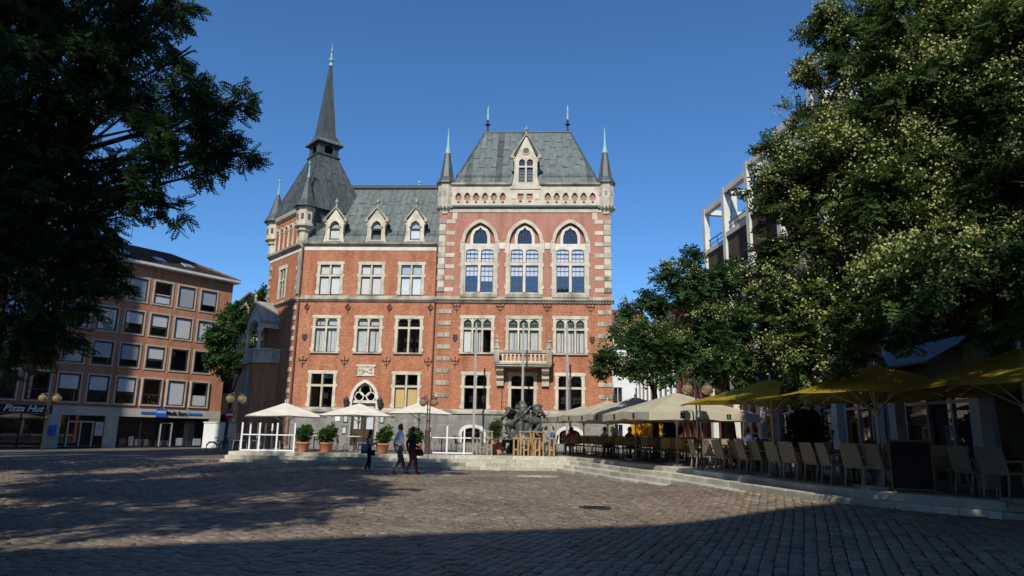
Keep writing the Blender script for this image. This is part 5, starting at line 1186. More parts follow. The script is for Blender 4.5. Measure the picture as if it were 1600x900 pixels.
um('white parasol beside the left glass windbreak, leftmost of the white ones', 446, 33.6, 629, 650, 3.5, 'canvas_white', rad(24), group=gW)
um('white parasol in front of the arched portal', 562, 34, 630, 649, 3.3, 'canvas_white', rad(4), group=gW)
um('white parasol behind the twin globe lamp with the brown post', 656, 35.5, 628, 646, 3.1, 'canvas_white', rad(10), group=gW)
um('beige parasol nearest the bronze sculpture', 912, 36.5, 634, 652, 4.2, 'canvas_beige', rad(8), valance=.24, mark=True, group=gB)
um('beige parasol second from the sculpture', 949, 32.0, 626, 650, 4.2, 'canvas_beige', rad(12), valance=.24, mark=True, group=gB)
um('beige parasol third from the sculpture with sunlit patches', 992, 28.6, 620, 648, 4.0, 'canvas_beige', rad(14), valance=.24, mark=True, group=gB)
um('beige parasol next to the yellow ones', 1056, 24.6, 613, 645, 4.0, 'canvas_beige', rad(14), valance=.24, mark=True, group=gB)
um('yellow parasol farthest along the steps', 1203, 18.8, 592, 628, 3.7, 'canvas_yellow', rad(10), group=gY)
um('yellow parasol in the middle of the right row', 1362, 14.6, 569, 618, 3.6, 'canvas_yellow', rad(12), group=gY)
umbrella('yellow parasol cut by the right edge of the view', 8.75, 11.7, 3.0, 3.2, 2.5, 'canvas_yellow', rad(8), group=gY)
# closed yellow parasols down the street
def closed(px, Y, lab):
    c = at_depth(px, 690, Y); o = tag(empty('closed_parasol', (c.x, Y, T)), lab, 'parasol', 'closed yellow parasols in the side street')
    rg = []
    for r, z in ((.12, .95), (.3, 1.05), (.26, 1.5), (.2, 2.0), (.06, 2.35)): rg.append([((r*(1 + .3*(-1)**i))*cos(i*PI/8), (r*(1 + .3*(-1)**i))*sin(i*PI/8), z) for i in range(16)])
    MB().loft(rg).build('folded_canopy', 'parasol_yellow', o); MB().tube([(0, 0, 0), (0, 0, 2.45)], .03, 6).build('pole', 'pole_alu', o); MB().lathe([(.28, 0), (.28, .08), (.06, .12)], n=10).build('base', 'stone_grey', o)
for px, Y, l in ((995, 38.5, 'closed yellow parasol, leftmost in the side street'), (1005, 40, 'closed yellow parasol, second from the left in the side street'), (1014, 38, 'closed yellow parasol, third from the left in the side street'), (1028, 39, 'closed yellow parasol, rightmost in the side street')): closed(px, Y, l)
# ---- chairs and tables (built once, then copied)
def wicker_chair():
    o = empty('wicker_chair'); 
    MB().loft([[(-.24, -.22, .40), (.24, -.22, .40), (.24, .24, .41), (-.24, .24, .41)], [(-.25, -.23, .45), (.25, -.23, .45), (.25, .25, .46), (-.25, .25, .46)]]).build('seat', 'wicker', o)
    MB().loft([[(-.24, -.25, .45), (.24, -.25, .45), (.24, -.21, .45), (-.24, -.21, .45)], [(-.235, -.31, .72), (.235, -.31, .72), (.235, -.27, .72), (-.235, -.27, .72)], [(-.22, -.37, .90), (.22, -.37, .90), (.22, -.34, .90), (-.22, -.34, .90)]]).build('backrest', 'wicker', o)
    for sx in (-1, 1):
        MB().tube([(sx*.22, .21, .40), (sx*.22, .23, 0)], [.024, .018], 6).build('leg', 'wicker', o); MB().tube([(sx*.22, -.2, .40), (sx*.22, -.27, 0)], [.024, .018], 6).build('leg', 'wicker', o)
        MB().tube([(sx*.25, -.27, .64), (sx*.27, .0, .65), (sx*.26, .2, .64), (sx*.25, .22, .46)], [.022, .026, .024, .018], 6).build('armrest', 'wicker', o)
    return o
def bistro_chair():
    o = empty('bistro_chair')
    MB().box(-.2, .2, -.2, .2, .43, .46).build('seat', 'wicker_tan', o)
    MB().loft([[(-.17, -.225, .55), (.17, -.225, .55), (.17, -.205, .55), (-.17, -.205, .55)], [(-.17, -.285, .92), (.17, -.285, .92), (.17, -.265, .92), (-.17, -.265, .92)]]).build('backrest', 'wicker_tan', o)
    for sx in (-1, 1):
        MB().tube([(sx*.19, .19, .45), (sx*.2, .21, 0)], .014, 5).build('leg', 'metal_dark', o); MB().tube([(sx*.19, -.27, .95), (sx*.19, -.19, .45), (sx*.2, -.25, 0)], .014, 5).build('leg', 'metal_dark', o)
    MB().tube([(-.19, -.27, .94), (.19, -.27, .94)], .014, 5).build('top_rail', 'metal_dark', o); MB().tube([(-.19, .2, .2), (.19, .2, .2)], .01, 4).build('stretcher', 'metal_dark', o)
    return o
def metal_chair():
    o = empty('metal_chair')
    s = MB()
    for k in range(6): s.box(-.2, .2, -.2 + k*.068, -.2 + k*.068 + .05, .44, .455)
    s.build('seat', 'metal_grey', o)
    MB().tube([(-.2, -.2, .45), (-.2, -.27, .78), (0, -.3, .84), (.2, -.27, .78), (.2, -.2, .45)], .014, 5).build('backrest', 'metal_dark', o)
    for k in (-1, 0, 1): MB().tube([(k*.1, -.2, .46), (k*.1, -.285, .8)], .008, 4).build('spindle', 'metal_dark', o)
    for sx in (-1, 1):
        MB().tube([(sx*.2, .2, .45), (sx*.22, .22, 0)], .013, 5).build('leg', 'metal_grey', o); MB().tube([(sx*.2, -.2, .45), (sx*.22, -.24, 0)], .013, 5).build('leg', 'metal_grey', o)
    return o
def cafe_table(name, m_top, r=.36, sq=True, h=.74, cloth=False):
    o = empty(name)
    (MB().box(-r, r, -r, r, h-.03, h) if sq else MB().lathe([(r, h-.03), (r, h)], n=16)).build('table_top', m_top, o)
    MB().tube([(0, 0, .02), (0, 0, h-.03)], .03, 8).build('column', 'metal_dark', o)
    for a in range(4): MB().tube([(0, 0, .05), (.28*cos(a*PI/2+PI/4), .28*sin(a*PI/2+PI/4), .015)], .018, 5).build('foot', 'metal_dark', o)
    return o
def wood_bar(name, w, h, m):
    o = empty(name)
    MB().box(-w, w, -w, w, h-.05, h).build('table_top' if h > .9 else 'seat', m, o)
    for i in (-1, 1):
        for j in (-1, 1): B(i*(w-.07)-.035, i*(w-.07)+.035, j*(w-.07)-.035, j*(w-.07)+.035, 0, h-.052).build('leg', m, o)
    for i in (-1, 1):
        B(-(w-.107), w-.107, i*(w-.07)-.02, i*(w-.07)+.02, h*.3, h*.3+.06).build('stretcher', m, o); B(i*(w-.07)-.02, i*(w-.07)+.02, -(w-.107), w-.107, h*.22, h*.22+.06).build('stretcher', m, o)
    return o
PROTO = {}
def put(kind, maker, x, y, rz, label, cat, group, z=T):
    if kind not in PROTO: PROTO[kind] = maker(); o = PROTO[kind]
    else: o = copy_tree(PROTO[kind])
    o.location = (x, y, z); o.rotation_euler = (0, 0, rz); o['label'] = label; o['category'] = cat; o['group'] = group
    return o
# wicker chairs along the top of the steps, facing away from the square
WC = [(1080, 731), (1099, 733), (1122, 737), (1142, 738), (1163, 742), (1181, 743), (1211, 748), (1234, 751), (1262, 754), (1284, 757), (1334, 763), (1360, 765), (1508, 774), (1550, 778)]
ORD = ['first', 'second', 'third', 'fourth', 'fifth', 'sixth', 'seventh', 'eighth', 'ninth', 'tenth', 'eleventh', 'twelfth', 'thirteenth', 'fourteenth', 'fifteenth', 'sixteenth', 'seventeenth', 'eighteenth']
R6 = random.Random(21)
for i, (px, py) in enumerate(WC):
    p_ = on_level(px, py, T); ang = rad(-76 + R6.uniform(-13, 13))
    lab = f'pale wicker armchair at the top of the steps, {ORD[i]} from the far end' if i < 12 else ('pale wicker armchair just right of the dark menu board' if i == 12 else 'pale wicker armchair nearest the right edge of the view')
    put('wicker', wicker_chair, p_.x + .32 + R6.uniform(-.06, .1), p_.y + .12 + R6.uniform(-.06, .06), ang, lab, 'chair', 'wicker chairs along the steps')
    if i % 2 == 0:
        q = on_level((px + WC[i+1][0]) / 2, (py + WC[i+1][1]) / 2, T); tx, ty = q.x + 1.05, q.y + .3
        put('cafe', lambda: cafe_table('cafe_table', 'wood_brown', .4), tx, ty, rad(14), f'dark square café table behind the {ORD[i//2]} pair of wicker armchairs from the far end', 'table', 'dark café tables behind the wicker chairs')
        for d in (-.3, .35): put('wicker', wicker_chair, tx + .78, ty + d, rad(100 + R6.uniform(-8, 8)), f'wicker armchair facing the square, {"near" if d < 0 else "far"} seat, {ORD[i//2]} café table from far end', 'chair', 'far side wicker chairs')
# dining tables with tan backed chairs under the beige parasols
SEAT = {(0, False): 'near left', (0, True): 'near right', (180, False): 'far left', (180, True): 'far right'}
rows6 = [(4.55, 30.4), (5.9, 30.0), (5.3, 28.3), (6.7, 27.6), (5.65, 26.2), (7.1, 25.6), (4.1, 33.4), (5.5, 33.0), (7.3, 30.5), (3.4, 35.4), (6.3, 23.6), (7.7, 22.6)]
NEAR = sorted(range(len(rows6)), key=lambda k: rows6[k][1])
for i, (x, y) in enumerate(rows6):
    put('dine', lambda: cafe_table('dining_table', 'wood_brown', .42), x, y, rad(16), f'brown square dining table under the beige parasols, {ORD[NEAR.index(i)]} nearest to the viewer', 'table', 'dining tables under the beige parasols')
    for a, dx, dy in ((0, -.18, -.62), (0, .22, -.62), (180, -.2, .62), (180, .2, .62)):
        c, s_ = cos(rad(16)), sin(rad(16)); put('bistro', bistro_chair, x + dx*c - dy*s_, y + dx*s_ + dy*c, rad(16 + a + R6.uniform(-20, 20)), f'dark framed chair with tan back, {SEAT[a, dx > 0]} seat of the {ORD[NEAR.index(i)]} nearest dining table', 'chair', 'tan backed chairs under the beige parasols')
# grey metal sets near the portal and behind the windbreaks
for i, (px, Y, lab) in enumerate(((388, 33.2, 'grey metal'), (420, 33.4, 'grey metal'), (452, 33.2, 'grey metal'), (490, 33.6, 'grey metal'), (527, 33.8, 'grey metal'), (553, 33.2, 'grey metal'), (690, 33.6, 'grey metal'), (712, 33.4, 'grey metal'), (738, 33.8, 'grey metal'))):
    x = at_depth(px, 700, Y).x; put('round', lambda: cafe_table('round_table', 'tablecloth', .35, False), x, Y, 0, f'small pale round table between the windbreaks and pots, {ORD[i]} from the left', 'table', 'round tables near the portal')
    for sd, a in (('right', R6.uniform(-20, 20)), ('left', 180 + R6.uniform(-20, 20))):
        put('metal', metal_chair, x + .6*sin(rad(a + 70)), Y - .6*cos(rad(a + 70)), rad(a + 70), f'grey metal café chair {sd} of the {ORD[i]} small round table from the left', 'chair', 'metal chairs near the portal')
# bar tables and stools
def bar(px, Y, w, h, m, rz, label, cat, grp):
    x = at_depth(px, 705, Y).x; put(f'{w}{h}{m}', lambda: wood_bar('bar_table' if h > .9 else 'bar_stool', w, h, m), x, Y, rz, label, cat, grp)
bar(759, 32.3, .32, 1.08, 'wood_grey', .05, 'weathered grey wooden bar table left of the sculpture', 'table', 'bar tables'); bar(742, 32.0, .17, .78, 'wood_grey', 0, 'weathered stool left of the grey bar table', 'stool', 'bar stools'); bar(764, 31.9, .17, .78, 'wood_grey', .2, 'weathered stool in front of the grey bar table', 'stool', 'bar stools')
bar(821, 32.6, .3, 1.1, 'wood_tan', 0, 'tan wooden bar table in front of the sculpture, left one', 'table', 'bar tables'); bar(840, 32.3, .3, 1.1, 'wood_tan', .1, 'tan wooden bar table in front of the sculpture, right one', 'table', 'bar tables')
bar(806, 32.4, .17, .8, 'wood_tan', 0, 'tan bar stool, leftmost before the sculpture', 'stool', 'bar stools'); bar(822, 31.95, .17, .8, 'wood_tan', 0, 'tan bar stool under the left tan bar table', 'stool', 'bar stools'); bar(839, 31.75, .17, .8, 'wood_tan', .1, 'tan bar stool before the right tan bar table', 'stool', 'bar stools'); bar(862, 32.2, .17, .8, 'wood_tan', 0, 'tan bar stool right of the two bar tables', 'stool', 'bar stools')
for px, Y, sd in ((786, 33.2, 'left'), (797, 33.6, 'right')): put('low', lambda: cafe_table('low_table', 'wood_brown', .4, True, .72), at_depth(px, 700, Y).x, Y, 0, f'low dark table between the orange planter and the bar stools, {sd} one', 'table', 'low tables by the sculpture')
# ---- glass windbreaks
def windbreak(label, x0, x1, y, n, back=0):
    o = tag(empty('windbreak', (x0, y, T)), label, 'windbreak', 'glass windbreaks'); w = (x1-x0)/n
    for k in range(n+1): B(k*w-.035, k*w+.035, -.035, .035, 0, 1.28 if k % 1 == 0 else 1.1).build('post', 'metal_white', o)
    for k in range(n):
        for z, hh in ((.03, .06), (.72, .05)): B(k*w+.036, (k+1)*w-.036, -.025, .025, z, z+hh).build('rail', 'metal_white', o)
        pane(k*w+.036, (k+1)*w-.036, 0, .09, .72, 'glass_clear', o); pane(k*w+.036, (k+1)*w-.036, 0, .77, 1.25, 'glass_clear', o)
    for k in range(1, back):
        B(-.035, .035, k*1.0-.035, k*1.0+.035, 0, 1.28).build('post', 'metal_white', o); B(-.02, .02, k-.96, k-.04, .72, .77).build('rail', 'metal_white', o)
xa, xb = at_depth(376, 700, 31.75).x, at_depth(459, 700, 31.75).x; windbreak('white framed glass windbreak at the left end of the terrace', xa, xb, 31.75, 3, 5)
xa, xb = at_depth(671, 700, 32.4).x, at_depth(752, 700, 32.4).x; windbreak('white framed glass windbreak between the brown lamp and the grey bar table', xa, xb, 32.4, 3)
# ---- potted shrubs
def shrub(label, x, y, pot, hw, hh, zc, leaf, seed, square=False, tm=(2, .1, .028, .075), tw=150):
    o = tag(empty('potted_shrub', (x, y, T)), label, 'plant', 'potted shrubs'); g = np.random.default_rng(seed)
    (MB().lathe([(.2, 0), (.24, .05), (.3, .36), (.34, .38), (.34, .44), (.29, .44), (.27, .36)], n=16, cap=False) if not square else MB().loft([[(i*.22, j*.22, 0) for i, j in ((-1,-1),(1,-1),(1,1),(-1,1))], [(i*.28, j*.28, .55) for i, j in ((-1,-1),(1,-1),(1,1),(-1,1))]])).build('pot', pot, o, smooth=not square)
    MB().lathe([(.0, .36), (.28, .37)], n=12).build('soil', 'ground_joint', o)
    st = MB()
    for k in range(7): a = k*.9; st.tube([(.05*cos(a), .05*sin(a), .3), (.5*hw*cos(a), .5*hw*sin(a), zc), (.8*hw*cos(a), .8*hw*sin(a), zc+hh*.5)], [.018, .012, .005], 4)
    st.build('stems', 'stem', o)
    PP, AA, NN = [], [], []
    for k in range(9):
        a = g.uniform(0, 6.28); c = (hw*.5*cos(a)*g.uniform(.3, 1), hw*.5*sin(a)*g.uniform(.3, 1), zc + hh*g.uniform(-.5, .6)); P, A, N, t_, d = clump_leaves(c, hw*.62, g, tw//9, 9, .1, 1.0); PP.append(P); AA.append(A + np.array([0, 0, .5])); NN.append(N)
    P, A, N = map(np.concatenate, (PP, AA, NN)); P[:, 2] = np.maximum(P[:, 2], .4); V = sprays(P, A, N, leaf_template(*tm), g.uniform(.8, 1.3, len(P)))
    tag(place('foliage', npmesh('foliage', V, np.arange(len(V)).reshape(-1, 4), leaf), o), kind='stuff')
for i, (px, l) in enumerate(((473, 'round shrub in a terracotta pot just right of the left windbreak'), (509, 'wide shrub in a terracotta pot, second from the left windbreak'), (597, 'shrub in a terracotta pot between the woman and the walking couple'), (648, 'shrub in a terracotta pot left of the brown lamp post'))):
    shrub(l, at_depth(px, 700, 32.0).x, 32.0, 'terracotta', .40 + .05*(i == 1), .34, .82, 'leaf_shrub', 30+i)
shrub('tall olive shrub in a square orange planter left of the sculpture', at_depth(775, 700, 33.6).x, 33.6, 'terracotta_orange', .42, .55, 1.15, 'leaf_olive', 40, True, (2, .12, .014, .09))
shrub('dense green shrub in a pot under the beige parasols near the street', at_depth(1050, 690, 30).x, 30.0, 'terracotta', .45, .5, 1.1, 'leaf_mid', 41, True)
shrub('large dark shrub in a planter behind the wicker chairs', at_depth(1236, 680, 19.5).x + .5, 19.8, 'terracotta', .6, .55, 1.15, 'leaf_dark', 42, True, (2, .14, .03, .1), 220)
# ---- lamps with twin globes
def lamp(label, x, y, z0, h, dirx, thick=False, post='lamp_brown', R_=.19, arm=.3):
    o = tag(empty('globe_lamp', (x, y, z0), dirx), label, 'street lamp', 'twin globe lamps')
    if thick: MB().lathe([(.12, 0), (.12, 1.05), (.08, 1.1)], n=10).build('post_base', post, o)
    for s_ in (-1, 1):
        MB().tube([(s_*.055, 0, 0), (s_*.055, 0, h-.25), (s_*(.1), 0, h-.05), (s_*(arm*.6), 0, h), (s_*arm, 0, h-.06), (s_*(arm+.02), 0, h-.16)], .028, 7).build('arm_pipe', post, o)
        g = MB().lathe([(.03, R_*.98), (R_*.6, R_*.8), (R_*.92, R_*.4), (R_, 0), (R_*.92, -R_*.4), (R_*.6, -R_*.8), (.02, -R_*.99)], (s_*(arm+.02), 0, h-.3), 14).build('globe', 'globe', o, smooth=True)
        MB().lathe([(.05, R_*1.25), (R_*.55, R_*1.05), (R_*.75, R_*.72), (R_*.5, R_*.8)], (s_*(arm+.02), 0, h-.3), 12).build('cap', post, o)
    MB().lathe([(.09, h*.55), (.1, h*.56), (.1, h*.58), (.09, h*.59)], n=8).build('collar', post, o)
    for z in (h*.3, h*.75): MB().box(-.05, .05, -.02, .02, z, z+.05).build('spacer', post, o)
m, t, p, out = newmat('globe'); p.inputs['Base Color'].default_value = (.42, .31, .15, 1); p.inputs['Roughness'].default_value = .12; p.inputs['Transmission Weight'].default_value = .55; p.inputs['IOR'].default_value = 1.2
q_ = at_depth(667, 708, 31.9); lamp('brown twin globe lamp at the terrace edge beside the right windbreak', q_.x, 31.9, T, 2.62, rad(12), True, arm=.24)
q_ = at_depth(371, 700, 33.5); lamp('black twin globe lamp left of the leftmost white parasol', q_.x - .3, 33.5, .15, 3.15, rad(0), False, 'metal_dark', .2, .27)
q_ = at_depth(75, 640, 42.0); lamp('dark twin globe lamp in the shade before the office building', q_.x, 42.0, .1, 3.4, rad(5), False, 'metal_dark', .25, .38)
q_ = at_depth(1091, 640, 21.6); lamp('twin globe lamp between the beige and yellow parasols', q_.x, 21.6, T, 2.75, rad(4), False, 'metal_dark', .17, .3)
q_ = at_depth(1358, 600, 16.6); lamp('twin globe lamp rising behind the middle yellow parasol', q_.x, 16.6, T, 3.05, rad(5), False, 'metal_dark', .17, .3)
# ---- flagpoles
for i, (px, l) in enumerate(((741.5, 'flagpole in front of the town hall, left of three'), (816.5, 'flagpole in front of the town hall balcony, middle of three'), (886, 'flagpole in front of the town hall, right of three'))):
    a = at_depth(px, 607, 43.0); top = at_depth(px, 506, 43.0).z - T
    o = tag(empty('flagpole', (a.x, 43.0, T)), l, 'flagpole', 'flagpoles before the town hall'); MB().tube([(0, 0, 0), (0, 0, top)], [.075, .055], 10).build('pole', 'metal_grey', o)
    MB().lathe([(.16, 0), (.16, .05), (.1, .12)], n=10).build('base_plate', 'metal_grey', o); MB().lathe([(.055, top), (.07, top+.03), (.0, top+.1)], n=8).build('cap', 'metal_grey', o); MB().tube([(.075, -.02, .9), (.07, -.02, top-.1)], .006, 4).build('halyard', 'metal_white', o)
# ---- menu board, road sign, bicycle
p_ = on_level(1425, 769, T); o = tag(empty('menu_board', (p_.x + .1, p_.y + .1, T), rad(-14)), 'dark free standing menu board between the wicker chairs', 'sign')
B(-.36, .36, -.01, .01, .06, .96).build('panel', 'board_dark', o); MB().box(-.4, -.36, -.02, .02, 0, 1.0).box(.36, .4, -.02, .02, 0, 1.0).box(-.36, .36, -.02, .02, .96, 1.0).box(-.36, .36, -.02, .02, .02, .06).build('frame', 'wood_brown', o)
for s_ in (-1, 1): B(s_*.38-.02, s_*.38+.02, -.22, .22, 0, .02).build('foot', 'wood_grey', o)
q_ = at_depth(359, 648, 46.0); o = tag(empty('road_sign', (q_.x, 46, .1)), 'round red no entry sign on a thin post by the left lamp', 'sign')
MB().tube([(0, 0, 0), (0, 0, 2.75)], .03, 6).build('post', 'metal_grey', o); d_ = place('disc', MB().lathe([(.3, -.012), (.3, .012)], n=20).mesh('disc', 'sign_red'), o, (0, -.045, q_.z - .1), rot=(PI/2, 0, 0)); B(-.22, .22, -.066, -.059, q_.z - .155, q_.z - .045).build('bar', 'sign_white', o)
def bicycle(x, y, z, rz, label):
    o = tag(empty('bicycle', (x, y, z), rz), label, 'bicycle')
    for cx in (-.53, .53):
        rg = lambda r, n=22: [(cx + r*cos(2*PI*i/n), 0, .34 + r*sin(2*PI*i/n)) for i in range(n+1)]
        w = MB().tube(rg(.33), .02, 5, False).build('wheel', 'rubber', o); MB().tube(rg(.305), .01, 4, False).build('rim', 'metal_grey', w)
        sp = MB()
        for k in range(12): a = k*PI/6; sp.tube([(cx, 0, .34), (cx + .3*cos(a), 0, .34 + .3*sin(a))], .003, 3)
        sp.build('spokes', 'metal_grey', w); MB().tube([(cx + .37*cos(rad(a)), 0, .34 + .37*sin(rad(a))) for a in range(20, 165, 20)], .02, 4).build('mudguard', 'metal_dark', o)
    fr = MB(); A_, B_, C_, D_ = (-.53, 0, .34), (-.08, 0, .32), (-.2, 0, .8), (.4, 0, .78)
    for a, b in ((A_, B_), (B_, C_), (A_, C_), (B_, D_), (C_, (.4, 0, .72)), (D_, (.36, 0, .95)), (D_, (.53, 0, .34)), (C_, (-.24, 0, .92))): fr.tube([a, b], .017, 6)
    fr.build('frame', 'metal_dark', o); MB().loft([[(-.38, -.09, .93), (-.38, .09, .93), (-.12, .03, .93), (-.12, -.03, .93)], [(-.38, -.08, .98), (-.38, .08, .98), (-.12, .02, .97), (-.12, -.02, .97)]]).build('saddle', 'rubber', o)
    MB().tube([(.22, -.27, 1.0), (.34, -.18, 1.02), (.36, 0, .98), (.34, .18, 1.02), (.22, .27, 1.0)], .013, 6).build('handlebar', 'metal_grey', o); MB().tube([(-.08, -.1, .16), (-.08, -.1, .2), (-.08, .1, .46), (-.08, .1, .5)], .012, 4).build('pedals', 'metal_dark', o); B(-.75, -.33, -.08, .08, .7, .72).build('rack', 'metal_dark', o)
q_ = at_depth(345, 690, 44.0); bicycle(q_.x, 44.0, gz(q_.x, 44), rad(6), 'black city bicycle parked left of the terrace by the lamp')
q_ = at_depth(362, 690, 45.2); bicycle(q_.x, 45.2, gz(q_.x, 45), rad(-8), 'second bicycle parked behind the black one by the lamp')
# ================================================================ people and the bronze group
BASE = {'pelvis': (0, 0, .95, .145, .11), 'waist': (0, .0, 1.10, .125, .095), 'chest': (0, .01, 1.30, .15, .105), 'collar': (0, -.005, 1.44, .095, .08), 'neck': (0, .005, 1.51, .05, .052), 'skull': (0, .03, 1.60, .072, .085), 'crown': (0, .015, 1.69, .07, .08), 'nose': (0, .125, 1.62, .012, .012),
        'hipL': (-.09, 0, .90, .088, .09), 'kneeL': (-.10, .02, .5, .056, .06), 'ankL': (-.10, -.02, .09, .036, .042), 'toeL': (-.11, .14, .035, .036, .026),
        'hipR': (.09, 0, .90, .088, .09), 'kneeR': (.10, .02, .5, .056, .06), 'ankR': (.10, -.02, .09, .036, .042), 'toeR': (.11, .14, .035, .036, .026),
        'shL': (-.18, 0, 1.40, .056, .056), 'elL': (-.23, -.03, 1.12, .040, .042), 'wrL': (-.23, .06, .87, .027, .03), 'haL': (-.225, .09, .79, .026, .036),
        'shR': (.18, 0, 1.40, .056, .056), 'elR': (.23, -.03, 1.12, .040, .042), 'wrR': (.23, .06, .87, .027, .03), 'haR': (.225, .09, .79, .026, .036)}
EDGES = [('pelvis', 'waist', 'top'), ('waist', 'chest', 'top'), ('chest', 'collar', 'top'), ('collar', 'neck', 'skin'), ('neck', 'skull', 'skin'), ('skull', 'crown', 'skin'), ('skull', 'nose', 'skin'),
         ('pelvis', 'hipL', 'leg'), ('hipL', 'kneeL', 'leg'), ('kneeL', 'ankL', 'leg'), ('ankL', 'toeL', 'shoe'), ('pelvis', 'hipR', 'leg'), ('hipR', 'kneeR', 'leg'), ('kneeR', 'ankR', 'leg'), ('ankR', 'toeR', 'shoe'),
         ('collar', 'shL', 'top'), ('shL', 'elL', 'sleeve'), ('elL', 'wrL', 'fore'), ('wrL', 'haL', 'skin'), ('collar', 'shR', 'top'), ('shR', 'elR', 'sleeve'), ('elR', 'wrR', 'fore'), ('wrR', 'haR', 'skin')]
def skin_body(pose, fat=1.0, subdiv=2, bulk=1.0):
    J = {k: list(v) for k, v in BASE.items()}
    for k, v in pose.items(): J[k][:len(v)] = v
    names = list(J); me = bpy.data.meshes.new('body'); me.from_pydata([J[n][:3] for n in names], [(names.index(a), names.index(b)) for a, b, _ in EDGES], [])
    o = bpy.data.objects.new('body', me); COL.objects.link(o); o.modifiers.new('skin', 'SKIN')
    for i, n in enumerate(names): d = me.skin_vertices[0].data[i]; ff = fat if n in ('neck', 'skull', 'crown', 'nose', 'haL', 'haR', 'wrL', 'wrR') else fat*bulk; d.radius = (J[n][3]*ff, J[n][4]*ff); d.use_root = (n == 'pelvis')
    s_ = o.modifiers.new('sub', 'SUBSURF'); s_.levels = subdiv; s_.render_levels = subdiv
    out = bpy.data.meshes.new_from_object(o.evaluated_get(bpy.context.evaluated_depsgraph_get())); bpy.data.objects.remove(o); bpy.data.meshes.remove(me)
    return out, J
def add_fingers(bm_v, bm_f, J):
    for s_ in 'LR':
        w, h = Vector(J['wr'+s_][:3]), Vector(J['ha'+s_][:3]); d = (h - w).normalized(); side = d.cross(Vector((1, 0, 0))).normalized(); n_ = d.cross(side)
        mb = MB()
        for k, (o_, l) in enumerate(((-.03, .075), (-.011, .085), (.009, .08), (.028, .062))): a = h + side*o_ + d*.012; mb.tube([a, a + d*l*.5, a + d*l*.8 + n_*.02], [.010, .009, .007], 5)
        a = w.lerp(h, .5) - side*.03; mb.tube([a, a - side*.025 + d*.03, a - side*.025 + d*.062 + n_*.01], [.012, .010, .008], 5)
        k = len(bm_v); bm_v += [tuple(v) for v in mb.v]; bm_f += [tuple(k + i for i in f) for f in mb.f]
def person(label, loc, rz, pose, col, hair='hair_brown', hs='short', h=1.0, fingers=True, sub=2):
    o = tag(empty('person', loc, rz), label, 'person'); me, J = skin_body(pose, 1.06, sub, 1.22)
    V = [tuple(v.co) for v in me.vertices]; F = [tuple(p.vertices) for p in me.polygons]; nb = len(F)
    if fingers: add_fingers(V, F, J)
    nm = bpy.data.meshes.new('body'); nm.from_pydata(V, [], F); keys = ['skin', 'top', 'leg', 'shoe', 'sleeve', 'fore']; C_ = {'fore': 'skin', 'sleeve': col['top'], 'skin': 'skin', **col}
    for k in keys: nm.materials.append(MAT(C_[k]))
    Vn = np.array(V); cen = np.array([Vn[list(f)].mean(0) for f in F]); best = np.full(len(F), 1e9); mi = np.zeros(len(F), int)
    for a, b, k in EDGES:
        A_, B_ = np.array(J[a][:3]), np.array(J[b][:3]); d = B_ - A_; t_ = np.clip(((cen - A_) @ d) / (d @ d), 0, 1); r = J[a][3] + (J[b][3] - J[a][3]) * t_
        ds = np.linalg.norm(cen - (A_ + t_[:, None]*d), axis=1) / r; u = ds < best; best = np.where(u, ds, best); mi = np.where(u, keys.index(k), mi)
    mi[nb:] = 0; nm.polygons.foreach_set('material_index', mi.tolist()); nm.polygons.foreach_set('use_smooth', [True]*len(F)); place('body', nm, o)
    # hair
    hc = Vector(J['skull'][:3]).lerp(Vector(J['crown'][:3]), .45); hb = MB(); n, mm = 16, 10; rings = []
    for j in range(mm+1):
        ph = PI*j/mm; rings.append([(hc.x + .092*sin(ph)*cos(2*PI*i/n), hc.y - .012 + .105*sin(ph)*sin(2*PI*i/n), hc.z + .02 + .125*cos(ph)) for i in range(n)])
    vs = [p for r in rings for p in r]; fs = []
    for j in range(mm):
        for i in range(n):
            q = (j*n+i, j*n+(i+1) % n, (j+1)*n+(i+1) % n, (j+1)*n+i); c = sum((Vector(vs[k]) for k in q), Vector())/4 - hc
            if c.y > .035 and c.z < .055: continue
            if hs == 'short' and c.z < -.05: continue
            fs.append(q)
    hb.add(vs, fs)
    if hs == 'long': hb.loft([[(hc.x + .085*cos(a), hc.y - .06 + .05*sin(a), hc.z - .02) for a in [PI*k/4 for k in range(8)]], [(hc.x + .1*cos(a), hc.y - .085 + .05*sin(a), hc.z - .2) for a in [PI*k/4 for k in range(8)]], [(hc.x + .07*cos(a), hc.y - .1 + .03*sin(a), hc.z - .34) for a in [PI*k/4 for k in range(8)]]])
    hb.build('hair', hair, o, smooth=True)
    fe = MB()
    for s_ in (-1, 1): fe.lathe([(.0, -.008), (.010, 0), (.0, .008)], (hc.x + s_*.032, hc.y + .078, hc.z + .012), 6)
    fe.build('eyes', 'hair_black', o)
    o.scale = (h, h, h); return o
def foot_lock(px, py): p_ = on_level(px, py, 0); return (p_.x, p_.y, gz(p_.x, p_.y) + .03)
walkA = {'kneeL': (-.10, .16, .53), 'ankL': (-.10, .30, .10), 'toeL': (-.11, .46, .06), 'kneeR': (.10, .0, .50), 'ankR': (.10, -.24, .14), 'toeR': (.10, -.12, .04), 'elR': (.24, .02, 1.12), 'wrR': (.22, .10, .88), 'haR': (.21, .13, .80), 'elL': (-.25, -.12, 1.14), 'wrL': (-.24, -.08, .90), 'haL': (-.23, -.05, .82)}
man = foot_lock(622, 744); person('man in a pale shirt and dark trousers walking across the square', man, rad(-62), walkA, {'top': 'cloth_white', 'leg': 'cloth_green', 'shoe': 'cloth_black'}, 'hair_brown', 'short', 1.03)
MB().lathe([(.155, 1.0), (.16, 1.02), (.16, 1.05), (.155, 1.06)], n=14).build('belt', 'cloth_black', bpy.data.objects['person'])
